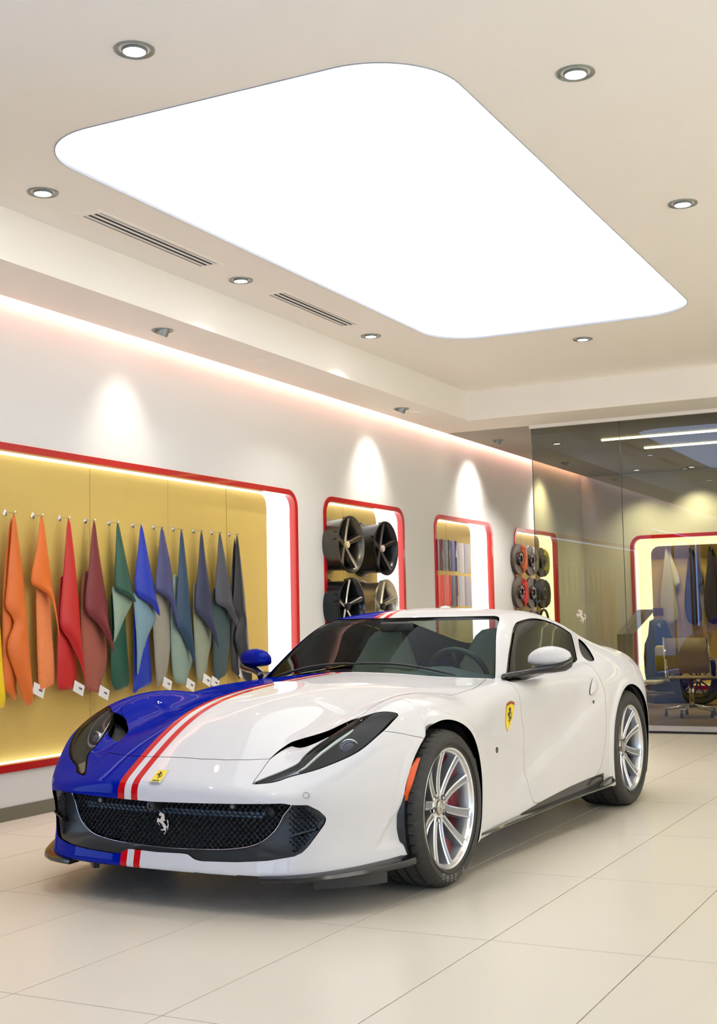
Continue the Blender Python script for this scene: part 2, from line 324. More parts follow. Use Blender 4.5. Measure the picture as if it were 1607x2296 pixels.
for (u, v) in [(-5.21, 8.57), (-5.22, 11.54)]:
    tag(MB().lathe([(.05, .002), (.05, -.006), (.04, -.012), (.001, -.014)], 24).build('sprinkler_cap', M_ceil, None, loc=(u, v, ZL), angle=40), 'small round white cover plate in the soffit '+('beside the hides spotlight' if v < 10 else 'beside the wheels spotlight'), 'cover plate', 'round cover plates in the soffit')
for nm, (v0, v1) in (('long slotted air grille in the ceiling between two downlights, nearer the shop front', (5.755, 7.09)), ('slotted air grille in the ceiling nearer the glass partition', (7.87, 9.135))):
    t = thing('air_grille', nm, 'air grille', (-4.675*k_, (v0+v1)/2*k_, ZC), group='slotted ceiling air grilles')
    L = (v1-v0)/2*k_; W = .088
    MB().box((-W+.012, -L+.03, -.002), (W-.012, L-.03, .004)).build('duct', mat('black_duct', (.004, .004, .004), .9), t)
    f_ = MB(); f_.box((-W, -L, -.006), (-W+.022, L, .004)); f_.box((W-.022, -L, -.006), (W, L, .004)); f_.box((-W+.022, -L, -.006), (W-.022, -L+.05, .004)); f_.box((-W+.022, L-.05, -.006), (W-.022, L, .004))
    f_.build('grille_frame', M_ceil, t)
    for j in range(3):
        x = -.044+.044*j; MB().bbox((x-.0105, -L+.05, -.006), (x+.0105, L-.05, .003), .003).build('slat', mat('slat_white', (.74, .73, .70), .4), t)
# linear lights behind the glass
for k, v in enumerate((14.6, 15.6)):
    tag(MB().box((-4.2+k*.25, -.012, -.02), (3.2, .012, 0)).build('linear_light', glow('linear_led', (1, 1, .82), 14.0), None, loc=(0, v, ZL)), 'thin straight light line on the ceiling behind the glass, '+('nearer' if k == 0 else 'farther from')+' the partition', 'linear light', 'linear lights behind the glass')
# ---------------------------------------------------------------- car body surface (numpy)
import numpy as np
def nat_spline(xs, Y, xq):
    """natural cubic spline along axis 0 of Y"""
    xs = np.asarray(xs, float); Y = np.asarray(Y, float); n = len(xs)
    h = np.diff(xs); A = np.zeros((n, n)); A[0, 0] = A[-1, -1] = 1
    R = np.zeros(Y.shape)
    for i in range(1, n-1):
        A[i, i-1] = h[i-1]; A[i, i] = 2*(h[i-1]+h[i]); A[i, i+1] = h[i]
        R[i] = 6*((Y[i+1]-Y[i])/h[i]-(Y[i]-Y[i-1])/h[i-1])
    m = np.linalg.solve(A, R.reshape(n, -1)).reshape(Y.shape)
    xq = np.clip(np.asarray(xq, float), xs[0], xs[-1]); k = np.clip(np.searchsorted(xs, xq)-1, 0, n-2)
    hh = h[k]; a = (xs[k+1]-xq)/hh; b = 1-a
    if Y.ndim > 1: a = a[:, None]; b = b[:, None]; hh = hh[:, None]
    return a*Y[k]+b*Y[k+1]+((a**3-a)*m[k]+(b**3-b)*m[k+1])*hh**2/6
class Tab:
    """smooth height table on a grid, sampled bilinearly from a dense lookup"""
    def __init__(s, xs, ys, Z, d=.005, blur=0):
        s.x0, s.y0, s.d = xs[0], ys[0], d
        nx = int(round((xs[-1]-xs[0])/d))+1; ny = int(round((ys[-1]-ys[0])/d))+1
        T = nat_spline(xs, np.asarray(Z, float), s.x0+d*np.arange(nx))
        s.T = nat_spline(ys, T.T.copy(), s.y0+d*np.arange(ny)).T
        s.nx, s.ny = nx, ny
    def __call__(s, x, y):
        a = np.clip((x-s.x0)/s.d, 0, s.nx-1.001); b = np.clip((y-s.y0)/s.d, 0, s.ny-1.001)
        i = a.astype(int); j = b.astype(int); a = a-i; b = b-j; T = s.T
        return (T[i, j]*(1-a)+T[i+1, j]*a)*(1-b)+(T[i, j+1]*(1-a)+T[i+1, j+1]*a)*b
def smax(a, b, k):
    h = np.maximum(k-np.abs(a-b), 0)/k
    return np.maximum(a, b)+h*h*k*.25
def smin(a, b, k): return -smax(-a, -b, k)
def sstep(a, b, x):
    t = np.clip((x-a)/(b-a), 0, 1); return t*t*(3-2*t)
YT = [0, .2, .4, .55, .7, .8, .9, 1.0]
TOP = {
 -1.05:[.40,.39,.36,.33,.29,.26,.23,.21],
 -.9: [.522,.515,.490,.455,.405,.37,.335,.30],
 -.8: [.592,.583,.555,.520,.475,.44,.40,.36],
 -.7: [.655,.645,.612,.580,.548,.51,.465,.42],
 -.6: [.712,.700,.662,.638,.622,.585,.535,.48],
 -.45:[.775,.766,.712,.695,.718,.70,.65,.57],
 -.25:[.828,.820,.762,.748,.800,.793,.745,.66],
 0:   [.863,.856,.806,.790,.845,.838,.79,.71],
 .2:  [.881,.875,.837,.816,.845,.838,.80,.73],
 .4:  [.895,.887,.862,.842,.828,.820,.79,.74],
 .6:  [.905,.898,.878,.862,.850,.838,.81,.76],
 .8:  [.912,.906,.890,.875,.860,.850,.82,.78],
 1.0: [.910,.905,.890,.880,.868,.858,.84,.80],
 1.5: [.88,.88,.88,.88,.878,.875,.86,.82],
 2.0: [.88,.88,.885,.89,.892,.888,.865,.82],
 2.4: [.90,.90,.91,.915,.920,.915,.885,.83],
 2.72:[.91,.91,.92,.93,.938,.930,.895,.84],
 3.1: [.92,.925,.935,.948,.950,.930,.88,.82],
 3.4: [.935,.94,.948,.95,.935,.90,.85,.79],
 3.6: [.968,.968,.968,.955,.925,.88,.82,.75],
 3.9: [.96,.96,.955,.94,.90,.85,.78,.70]}
f_top = Tab(list(TOP), YT, [TOP[k] for k in TOP])
ZS = [.05, .15, .25, .35, .45, .55, .65, .75, .85, 1.0]
SIDE = {
 -1.05:[.90,.90,.90,.90,.89,.88,.86,.83,.79,.70],
 -.6: [.92,.93,.925,.915,.91,.90,.88,.85,.81,.73],
 -.35:[.93,.945,.940,.935,.935,.93,.92,.895,.85,.76],
 0:   [.93,.945,.948,.952,.957,.962,.962,.945,.90,.80],
 .35: [.93,.935,.938,.940,.945,.948,.948,.935,.895,.81],
 .6:  [.925,.925,.922,.918,.915,.912,.910,.905,.885,.82],
 1.0: [.915,.920,.914,.900,.887,.880,.880,.884,.875,.82],
 1.5: [.92,.932,.934,.924,.908,.892,.882,.882,.872,.82],
 2.0: [.925,.940,.950,.950,.942,.925,.908,.900,.885,.83],
 2.4: [.935,.948,.957,.963,.966,.964,.958,.944,.913,.84],
 2.72:[.94,.950,.960,.968,.973,.975,.973,.962,.932,.86],
 3.1: [.92,.930,.940,.947,.952,.955,.952,.938,.905,.83],
 3.4: [.83,.840,.850,.860,.868,.873,.875,.865,.845,.78],
 3.7: [.78,.79,.80,.81,.82,.825,.82,.80,.77,.70]}
f_side = Tab(list(SIDE), ZS, [SIDE[k] for k in SIDE])
YF = [0, .2, .4, .5, .6, .7, .75, .8, .85, .9, .95, 1.0]
XF = [-.905, -.90, -.882, -.864, -.83, -.757, -.697, -.622, -.535, -.425, -.25, .15]
ZF = [0, .10, .15, .2, .3, .4, .46, .55, .65, .8, 1.0]
DF = [.06, .03, .008, .012, .024, .008, -.004, .012, .05, .14, .30]
f_front = Tab(YF, ZF, np.asarray(XF)[:, None]+np.asarray(DF)[None, :])
YR = [0, .3, .6, .75, .85, .95, 1.05]
XR = [3.70, 3.69, 3.63, 3.55, 3.44, 3.25, 2.95]
ZR = [0, .15, .3, .5, .7, .85, .95, 1.05]
DR = [-.25, -.12, -.04, -.02, -.05, -.04, 0, .02]
f_rear = Tab(YR, ZR, np.asarray(XR)[:, None]+np.asarray(DR)[None, :])
PX = [.5, .75, .82, 1.0, 1.2, 1.4, 1.5, 1.65, 1.8, 2.0, 2.2, 2.5, 2.8, 3.1, 3.35, 3.55, 3.9]
PZ = [.70, .852, .890, .987, 1.095, 1.195, 1.231, 1.257, 1.265, 1.263, 1.250, 1.205, 1.132, 1.05, .985, .955, .93]
_px = np.linspace(.5, 3.9, 681); _pz = nat_spline(PX, PZ, _px)
def f_roof(x, y):
    b = .34-.26*sstep(.9, 1.55, x); b = b*(1-sstep(1.5, 1.9, x))+.10*sstep(2.2, 2.8, x)*0
    r = .145-.055*sstep(1.6, 2.1, x)+.02*sstep(2.0, 2.8, x)
    return np.interp(x-b*y*y, _px, _pz)-r*y*y
CX = [.5, .9, 1.2, 1.6, 2.0, 2.3, 2.6, 2.9, 3.2, 3.6]
CW = [.74, .765, .785, .795, .792, .780, .760, .725, .67, .56]
_cx = np.linspace(.5, 3.6, 311); _cw = nat_spline(CX, CW, _cx)
def f_cab(x, z): return np.interp(x, _cx, _cw)-.50*(z-.88)-.12*np.maximum(z-.88, 0)**2
ARCH = ((0., .352, .388), (2.72, .365, .395))
def f_flank(x, z):
    s = f_side(x, z)
    return s
RX = [.6, 1.2, 1.7, 2.15, 2.4]; RZ = [.24, .36, .485, .63, .70]
def G_low(x, y, z):
    top = z-f_top(x, y); side = y-f_flank(x, z)
    kk = .10+.04*sstep(1.6, 2.4, x)-.05*sstep(-.3, -.7, x)
    g = smax(top, side, kk)
    # scoop ahead of the front wheel, sculpted door above a rising ridge
    d = z-np.interp(x, RX, RZ)
    g = g+.017*sstep(-.01, .05, d)*(1-sstep(.09, .26, d))*sstep(.75, 1.25, x)*(1-sstep(1.9, 2.35, x))
    g = smax(g, f_front(y, z)-x, .024)
    dl = ((x+.374)*(-.193)-(z-.446)*(-.143))/.2402          # right of the crease from the arch down to the bumper foot
    db = z-(.236+.05*(x+.44))
    g = g+.030*sstep(-.004, .030, -dl)*sstep(0, .022, db)*sstep(-.60, -.40, x)*(1-sstep(-.20, -.05, x))*np.where(x < 0, 1, 0)
    for (ax, az, ar) in ARCH:                               # rolled wheel-arch lips
        da = np.hypot(x-ax, z-az)-ar
        g = g-np.where(y > .6, .013*(1-sstep(.020, .042, np.maximum(da, 0))), 0)
    g = smax(g, x-f_rear(y, z), .05)
    zb = .158-.02*sstep(-.6, .3, x)+.02*sstep(.3, .8, x)
    return smax(g, zb-z, .02)
def G_cab(x, y, z):
    g = smax(smax(z-f_roof(x, y), y-f_cab(x, z), .09), .80-z, .01)
    return smax(g, np.maximum(.6-x, x-3.62), .02)
def G(x, y, z):
    y = np.abs(y)
    k = .012+.14*sstep(2.25, 2.75, x)
    return smin(G_low(x, y, z), G_cab(x, y, z), k)
def grad(x, y, z, e=.006):
    g = np.stack([G(x+e, y, z)-G(x-e, y, z), G(x, y+e, z)-G(x, y-e, z), G(x, y, z+e)-G(x, y, z-e)], -1)
    return g/np.maximum(np.linalg.norm(g, axis=-1, keepdims=True), 1e-9)
def cast(O, D, t1, it=22):
    a = np.zeros(O.shape[0]); b = np.full(O.shape[0], t1, float)
    for _ in range(it):
        m = (a+b)/2; p = O+D*m[:, None]; ins = G(p[:, 0], p[:, 1], p[:, 2]) < 0
        a = np.where(ins, m, a); b = np.where(ins, b, m)
    return O+D*((a+b)/2)[:, None]
def surf_grid(NU=560, NV=170):
    # plan outline: nose centre -> corner -> flank -> tail centre
    yy = np.linspace(0, .9, 60); f = np.stack([np.interp(yy, YF, XF), yy], 1)
    sx = np.linspace(-.3, 3.2, 200); s = np.stack([sx, np.full(200, .95)], 1)
    yr = np.linspace(.9, 0, 40); r = np.stack([np.interp(yr, YR, XR), yr], 1)
    P = np.concatenate([f, s, r]); L = np.r_[0, np.cumsum(np.hypot(*np.diff(P, axis=0).T))]
    u = np.linspace(0, L[-1], NU); p = np.stack([np.interp(u, L, P[:, 0]), np.interp(u, L, P[:, 1])], 1)
    # spine foot for each outline point, strictly increasing
    c = np.interp(p[:, 0]+.0*p[:, 1], [-.905, -.83, -.7, -.3, .6, 2.4, 3.0, 3.45, 3.70], [-.80, -.70, -.55, -.18, .6, 2.4, 2.95, 3.25, 3.50])
    c = c+np.linspace(0, .004, NU)
    # vertical profile targets (r fraction, z)
    prof = [(.80, .0), (1, .10), (1, .78), (.93, .90), (.80, 1.06), (0, 1.12)]
    q = np.array(prof); l = np.r_[0, np.cumsum(np.hypot(*np.diff(q*[.95, 1], axis=0).T))]
    v = np.linspace(0, l[-1], NV); q = np.stack([np.interp(v, l, q[:, 0]), np.interp(v, l, q[:, 1])], 1)
    z0 = .42
    O = np.zeros((NU, NV, 3)); O[..., 0] = c[:, None]; O[..., 2] = z0
    d = np.zeros((NU, NV, 3)); d[..., 0] = (p[:, 0]-c)[:, None]*q[None, :, 0]; d[..., 1] = p[:, 1][:, None]*q[None, :, 0]; d[..., 2] = q[None, :, 1]-z0
    V = cast(O.reshape(-1, 3), d.reshape(-1, 3), 1.6)
    V[np.arange(NU)*NV+NV-1, 1] = 0
    V[:NV, 1] = 0; V[-NV:, 1] = 0
    i = np.arange(NU*NV).reshape(NU, NV)
    F = np.stack([i[:-1, :-1], i[1:, :-1], i[1:, 1:], i[:-1, 1:]], -1).reshape(-1, 4)
    return V, F
# ---------------------------------------------------------------- surface cutting
def closed_spline(P_, n=6, closed=True, tension=.5):
    """Catmull-Rom through points"""
    P_ = [np.asarray(p, float) for p in P_]; k = len(P_); out = []
    for i in range(k if closed else k-1):
        p0 = P_[i-1] if (closed or i > 0) else P_[i]; p1 = P_[i]; p2 = P_[(i+1) % k]; p3 = P_[(i+2) % k] if (closed or i+2 < k) else P_[(i+1) % k]
        for j in range(n):
            t = j/n; out.append(.5*((2*p1)+(-p0+p2)*t+(2*p0-5*p1+4*p2-p3)*t*t+(-p0+3*p1-3*p2+p3)*t**3))
    if not closed: out.append(P_[-1])
    return np.array(out)
def sd_poly(poly, a, b, far=.15):
    """signed distance to a closed polygon, negative inside"""
    poly = np.asarray(poly, float); out = np.full(a.shape, far); lo = poly.min(0)-far; hi = poly.max(0)+far
    k = (a > lo[0]) & (a < hi[0]) & (b > lo[1]) & (b < hi[1])
    if not k.any(): return out
    x = a[k]; y = b[k]; d = np.full(x.shape, 1e9); ins = np.zeros(x.shape, bool); n = len(poly)
    for i in range(n):
        p = poly[i]; q = poly[(i+1) % n]; e = q-p; l = max(e@e, 1e-12)
        t = np.clip(((x-p[0])*e[0]+(y-p[1])*e[1])/l, 0, 1); d = np.minimum(d, (x-p[0]-t*e[0])**2+(y-p[1]-t*e[1])**2)
        c = ((p[1] > y) != (q[1] > y))
        with np.errstate(divide='ignore', invalid='ignore'): c &= x < (q[0]-p[0])*(y-p[1])/(q[1]-p[1]+1e-15)+p[0]
        ins ^= c
    out[k] = np.where(ins, -1, 1)*np.sqrt(d); return out
class Surf:
    def __init__(s, V, F): s.V = V; s.F = [tuple(f) for f in F]
    def cut(s, faces, fn, snap=2e-4):
        """split faces along fn = 0 -> (negative, positive)"""
        v = fn(s.V[:, 0], s.V[:, 1], s.V[:, 2]); v = np.where(np.abs(v) < snap, 0, v); neg = []; pos = []; new = []; memo = {}; n0 = len(s.V); vl = v.tolist()
        for f in faces:
            w = [vl[i] for i in f]; lo = min(w); hi = max(w)
            if lo >= 0: pos.append(f)
            elif hi <= 0: neg.append(f)
            else:
                A = []; B = []
                for k in range(len(f)):
                    i, j = f[k], f[(k+1) % len(f)]; a, b = w[k], w[(k+1) % len(f)]
                    if a >= 0: A.append(i)
                    if a <= 0: B.append(i)
                    if a*b < 0:
                        key = (i, j) if i < j else (j, i); m = memo.get(key)
                        if m is None:
                            t = a/(a-b); m = n0+len(new); memo[key] = m; new.append(s.V[i]+(s.V[j]-s.V[i])*t)
                        A.append(m); B.append(m)
                if len(A) > 2: pos.append(tuple(A))
                if len(B) > 2: neg.append(tuple(B))
        if new: s.V = np.concatenate([s.V, np.array(new)])
        return neg, pos
    def cut_gap(s, faces, fn, g=.002):
        a, r = s.cut(faces, lambda x, y, z: fn(x, y, z)+g); _, b = s.cut(r, lambda x, y, z: fn(x, y, z)-g); return a, b
def boundary(faces):
    E = {}
    for f in faces:
        for k in range(len(f)):
            i, j = f[k], f[(k+1) % len(f)]; key = (i, j) if i < j else (j, i); E[key] = None if key in E else (i, j)
    return [e for e in E.values() if e is not None]
def car_mesh(name, V, N, faces, fold=.012, both=False, side=1, offset=0., disp=None, fold_in=0.):
    """blender mesh (X = car left, Y = car rear) from surface faces, edges folded inwards; side -1 mirrors; both = joined halves"""
    used = sorted({i for f in faces for i in f}); mp = {i: k for k, i in enumerate(used)}
    P_ = V[used].copy(); Q = N[used].copy()
    if disp is not None: P_ = P_-Q*disp(P_)[:, None]
    if offset: P_ = P_-Q*offset
    F = [tuple(mp[i] for i in f) for f in faces]; nv = len(P_)
    if fold:
        bd = [(mp[i], mp[j]) for i, j in boundary(faces)]; bd = [(i, j) for i, j in bd if not (abs(P_[i, 1]) < 1e-4 and abs(P_[j, 1]) < 1e-4)]
        ids = sorted({i for e in bd for i in e}); k1 = {i: nv+k for k, i in enumerate(ids)}; k2 = {i: nv+len(ids)+k for k, i in enumerate(ids)}
        acc = {i: np.zeros(3) for i in ids}
        for i, j in bd:
            e = P_[j]-P_[i]; o = np.cross(e, Q[i]); l = np.linalg.norm(o)
            if l > 1e-9: acc[i] += o/l; acc[j] += o/l
        O_ = np.array([acc[i]/max(np.linalg.norm(acc[i]), 1e-9) for i in ids]).reshape(-1, 3)
        A = P_[ids]; B = A-Q[ids]*fold-O_*fold_in
        if disp is not None or True: P_ = np.concatenate([P_, A, B]); Q = np.concatenate([Q, O_, O_])
        F += [(j if False else k1[j], k1[i], k2[i], k2[j]) for i, j in bd]
    if both:
        m = np.array([1, -1, 1.]); P2 = P_*m; Q2 = Q*m; n = len(P_)
        cen = np.abs(P_[:, 1]) < 1e-5
        remap = [k if (cen[k] and k < nv) else n+k for k in range(n)]
        F = F+[tuple(remap[i] for i in f)[::-1] for f in F]; P_ = np.concatenate([P_, P2]); Q = np.concatenate([Q, Q2])
        Q[:n][cen[:n], 1] = 0
    elif side < 0: m = np.array([1, -1, 1.]); P_ = P_*m; Q = Q*m; F = [f[::-1] for f in F]
    P_ = P_[:, [1, 0, 2]]; Q = Q[:, [1, 0, 2]]
    f = F[len(F)//7]; e1 = P_[f[1]]-P_[f[0]]; e2 = P_[f[2]]-P_[f[0]]
    s_ = 0
    for f in F[::max(1, len(F)//200)]:
        s_ += np.sign(np.cross(P_[f[1]]-P_[f[0]], P_[f[2]]-P_[f[0]])@Q[f[0]])
    if s_ < 0: F = [f[::-1] for f in F]
    me = bpy.data.meshes.new(name); me.from_pydata(P_.tolist(), [], F); me.update()
    me.polygons.foreach_set('use_smooth', [True]*len(me.polygons))
    Q = Q/np.maximum(np.linalg.norm(Q, axis=1, keepdims=True), 1e-9)
    if disp is None: me.normals_split_custom_set_from_vertices(Q.tolist())
    return me
# ---------------------------------------------------------------- the car: materials
def paint():
    """livery by position on the body: blue right half, red-white-red stripe, white left half"""
    m = bpy.data.materials.new('car_paint'); m.use_nodes = True; nt = m.node_tree; b = nt.nodes['Principled BSDF']
    tc = nt.nodes.new('ShaderNodeTexCoord'); sx = nt.nodes.new('ShaderNodeSeparateXYZ'); mr = nt.nodes.new('ShaderNodeMapRange'); cr = nt.nodes.new('ShaderNodeValToRGB')
    mr.inputs['From Min'].default_value = -.25; mr.inputs['From Max'].default_value = 0.; nt.links.new(tc.outputs['Object'], sx.inputs[0]); nt.links.new(sx.outputs['X'], mr.inputs['Value']); nt.links.new(mr.outputs[0], cr.inputs[0])
    cr.color_ramp.interpolation = 'CONSTANT'; W = (.60, .597, .605, 1); R_ = (.50, .004, .006, 1); B = (.0002, .008, .27, 1); e = cr.color_ramp.elements
    e[0].position = 0; e[0].color = B; e[1].position = .22; e[1].color = R_
    for p, c in ((.368, W), (.516, R_), (.66, W)): q = e.new(p); q.color = c
    nt.links.new(cr.outputs[0], b.inputs['Base Color']); b.inputs['Roughness'].default_value = .35; b.inputs['Specular IOR Level'].default_value = 0.0; b.inputs['Coat Weight'].default_value = .24; b.inputs['Coat Roughness'].default_value = .015
    c2 = nt.nodes.new('ShaderNodeMapRange'); c2.interpolation_type = 'LINEAR'; c2.inputs['From Min'].default_value = -.196; c2.inputs['From Max'].default_value = -.194; c2.inputs['To Min'].default_value = .24; c2.inputs['To Max'].default_value = .60
    nt.links.new(sx.outputs['X'], c2.inputs['Value']); nt.links.new(c2.outputs[0], b.inputs['Coat Weight'])   # coat weight held low on the blue so reflections do not wash it out
    return m
M_paint = paint()
M_black = mat('gloss_black', (.006, .006, .007), .2, coat=.15)
M_satin = mat('satin_black', (.018, .018, .02), .42)
M_grey = mat('satin_grey', (.034, .036, .038), .42)
M_rubber = mat('tyre_rubber', (.022, .021, .019), .62)
M_rim = mat('rim_silver', (.72, .73, .75), .24, .9)
M_rimdark = mat('rim_dark_grey', (.22, .23, .25), .38, .7)  # darker silver of the spoke sides and centre strips
M_chrome = mat('chrome', (.85, .86, .88), .08, 1.0)
M_caliper = mat('caliper_red', (.55, .008, .012), .25, coat=.5)
M_disc = mat('brake_disc', (.33, .31, .28), .35, .7)
M_orange = mat('orange_lens', (.62, .075, .004), .25, coat=.2)
M_redlens = mat('red_lens', (.28, .004, .006), .2, coat=.6)
M_clear = pane('lamp_cover', (.90, .93, .95), 1.5, .3)
M_ws = pane('windscreen_glass', (.68, .80, .78), 1.5, .22, rtint=(.92, .97, 1.0))
M_sg = pane('side_glass', (.74, .80, .72), 1.5, .35)
M_tan = mat('tan_leather', (.60, .55, .36), .5)
M_dash = mat('dash_dark', (.05, .065, .07), .75)
M_yellow = mat('badge_yellow', (.80, .62, .01), .3, coat=.5)
car = thing('sports_car', 'low white and blue sports coupe with a red and white stripe, parked on the tiles', 'car', (-3.2586, 5.3939, 0), -.03423)
# ---------------------------------------------------------------- segment the body
V, F = surf_grid(600, 180)
S = Surf(V, F); fs = S.F
def arch(k): ax, az, ar = ARCH[k]; return lambda x, y, z: np.hypot(x-ax, z-az)-ar
_, fs = S.cut(fs, arch(0)); _, fs = S.cut(fs, arch(1))
N_ = grad(S.V[:, 0], S.V[:, 1], S.V[:, 2])
under = [f for f in fs if N_[f[0], 2] < -.8 and S.V[f[0], 2] < .3]; su = set(under); fs = [f for f in fs if f not in su]
cabf = lambda x, y, z: np.where(x > 2.3, np.minimum(G_cab(x, y, z)-G_low(x, y, z), .0)-.02, G_cab(x, y, z)-G_low(x, y, z))
cab, low = S.cut([f for f in fs if np.mean(S.V[list(f), 2]) > .78 and .7 < np.mean(S.V[list(f), 0])], cabf)
hi_ = set(f for f in fs if np.mean(S.V[list(f), 2]) > .78 and .7 < np.mean(S.V[list(f), 0]))
low = low+[f for f in fs if f not in hi_]
# windscreen
wsf = lambda x, y, z: smax(np.maximum(smax(z-1.207, y-(f_cab(x, z)-.052), .05), x-1.9), np.full_like(x, -1), .01)
ws, cab = S.cut_gap(cab, wsf, .0015)
# rear window
RW = closed_spline([(2.32, 0), (2.33, .25), (2.40, .46), (2.55, .475), (2.9, .42), (3.16, .36), (3.20, .2), (3.21, 0), (3.21, -.2), (2.9, -.42), (2.5, -.47), (2.33, -.25)], 5)
rw, cab = S.cut_gap(cab, lambda x, y, z: np.where(z > .9, sd_poly(RW, x, y), .15), .0015)
# side windows
DLO = closed_spline([(1.10, .855), (1.165, .886), (1.31, .992), (1.42, 1.060), (1.535, 1.122), (1.62, 1.153), (1.72, 1.174), (1.95, 1.190), (2.16, 1.179), (2.356, 1.145), (2.50, 1.100), (2.518, 1.082), (2.47, 1.034), (2.38, .955), (2.33, .925), (2.20, .908), (1.9, .888), (1.5, .868), (1.25, .856)], 5)
dlo_f = lambda x, y, z: np.where(y > .45, sd_poly(DLO, x, z), .15)
both_ = cab+[f for f in low if 1.0 < np.mean(S.V[list(f), 0]) < 2.8 and np.mean(S.V[list(f), 2]) > .80]
lows = set(both_); low = [f for f in low if f not in lows]
dl, cab2 = S.cut(both_, dlo_f)
dtrim, dglass = S.cut(dl, lambda x, y, z: -(dlo_f(x, y, z)+.014))
dtrim, dglass = [f for f in dl if False]+dglass if False else dtrim, dglass
dglass, dtrim = dtrim, dglass
OV = closed_spline([(2.622, 1.050), (2.665, 1.045), (2.690, 1.020), (2.665, .985), (2.60, .950), (2.53, .922), (2.47, .913), (2.448, .922), (2.470, .950), (2.53, 1.000)], 6)
ovf = lambda x, y, z: np.where(y > .45, sd_poly(OV, x, z), .15)
ov, cab2 = S.cut(cab2, ovf)
rest = cab2+low
# hood
HOOD = [(-.757, -.3), (-.760, 0), (-.757, .15), (-.742, .26), (-.712, .36), (-.676, .441), (-.63, .446), (-.589, .453), (-.555, .458), (-.528, .464), (-.47, .495), (-.425, .527), (-.39, .563), (-.355, .598), (-.325, .650), (-.28, .690), (-.15, .705), (0, .72), (.25, .757), (.463, .783), (.644, .80), (.76, .783), (.86, .752), (1.05, .70), (1.05, -.3)]
hoodf = lambda x, y, z: np.where((z > .5) & (x < 1.2), sd_poly(HOOD, x, y), .15)
hood, rest = S.cut_gap(rest, hoodf, .0014)
# headlight: cover glass, the painted channel beside it and the air vent, outlined on the plane facing the lamp
LN = np.array([-.42, .42, .80]); LN /= np.linalg.norm(LN); LE = np.array([.57, .39, .255]); LE -= LN*(LE@LN); LE /= np.linalg.norm(LE); LT = np.cross(LN, LE); LC = np.array([-.5, .66, .66])
def lamp2(x, y, z): d = np.stack([x, y, z], -1)-LC; return d@LE, d@LT
def lp(pts): a = np.array(pts, float); u, v = lamp2(a[:, 0], a[:, 1], a[:, 2]); return np.stack([u, v], 1)
LENS3 = [(-.824, .449, .530), (-.798, .506, .532), (-.772, .542, .539), (-.73, .582, .555), (-.66, .679, .583), (-.569, .764, .625), (-.498, .807, .663), (-.395, .835, .717), (-.307, .84, .755), (-.245, .835, .779), (-.253, .808, .790), (-.28, .76, .791), (-.318, .722, .779), (-.343, .688, .767), (-.386, .653, .744), (-.467, .619, .704), (-.551, .589, .662), (-.621, .573, .624), (-.659, .570, .601), (-.715, .531, .575), (-.769, .488, .554)]
LENS = closed_spline(lp(LENS3), 4)
lensf = lambda x, y, z: np.where((x < 0) & (y > .3) & (z > .45), sd_poly(LENS, *lamp2(x, y, z)), .15)
lens, rest = S.cut_gap(rest, lensf, .0018)
CH3 = [(-.824, .449, .530), (-.753, .446, .572), (-.676, .441, .616), (-.589, .453, .657), (-.528, .464, .681), (-.47, .495, .70), (-.425, .527, .713), (-.355, .598, .744), (-.327, .684, .772), (-.343, .70, .767), (-.386, .66, .744), (-.467, .63, .704), (-.551, .60, .662), (-.659, .585, .601), (-.715, .545, .575), (-.769, .50, .554)]
CHN = lp(CH3)
chf = lambda x, y, z: np.where((x < 0) & (y > .3) & (z > .45), sd_poly(CHN, *lamp2(x, y, z)), .15)
chan, rest = S.cut_gap(rest, chf, .0012)
VT3 = [(-.528, .455, .681), (-.541, .497, .672), (-.535, .54, .674), (-.495, .602, .692), (-.401, .650, .737), (-.320, .69, .775), (-.355, .58, .744), (-.425, .51, .713), (-.47, .48, .70)]
VTN = closed_spline(lp(VT3), 4)
vent, chan = S.cut(chan, lambda x, y, z: sd_poly(VTN, *lamp2(x, y, z)))
# bumper / fender split and the front openings
seam = lambda x, y, z: np.where(x < -.40, -.15, np.where(x > .1, .15, z-np.interp(x, [-.40, -.303, -.227, -.159, .1], [.722, .70, .679, .66, .60])))
fr = [f for f in rest if np.mean(S.V[list(f), 0]) < 0]; frs = set(fr); rest = [f for f in rest if f not in frs]
fend_f, bump = S.cut_gap(fr, lambda x, y, z: -seam(x, y, z), .0012)
fend_f = [f for f in fend_f if np.mean(S.V[list(f), 0]) > -.41]
GR = [(-.6, .458), (0, .446), (.35, .453), (.60, .459), (.643, .451), (.686, .449), (.716, .424), (.730, .400), (.733, .386), (.727, .366), (.702, .324), (.673, .277), (.655, .256), (.63, .243), (.53, .226), (.40, .216), (.228, .211), (.195, .216), (.178, .225), (.162, .234), (.13, .236), (0, .233), (-.6, .22)]
grf = lambda x, y, z: np.where(x < -.3, sd_poly(GR, y, z), .15)
gopen, bump = S.cut(bump, grf)
# door
DOOR = closed_spline([(1.075, .87), (1.064, .76), (1.092, .66), (1.118, .58), (1.112, .453), (1.085, .353), (1.100, .26), (1.16, .215), (1.5, .212), (1.9, .235), (2.10, .285), (2.20, .40), (2.265, .55), (2.295, .68), (2.310, .78), (2.33, .84), (2.36, .90), (2.3, .96), (1.7, .97), (1.2, .95)], 4)
doorf = lambda x, y, z: np.where((y > .6), sd_poly(DOOR, x, z), .15)
def is_low(f):
    c = S.V[list(f)].mean(0)[:, None]; return c[2, 0] < .86 or float(cabf(*c)[0]) > 0
mid = [f for f in rest if .9 < np.mean(S.V[list(f), 0]) < 2.5 and np.mean(S.V[list(f), 1]) > .6 and (is_low(f) or np.mean(S.V[list(f), 0]) > 2.3)]; ms = set(mid); rest = [f for f in rest if f not in ms]
door, mid = S.cut_gap(mid, doorf, .0012); rest = rest+mid
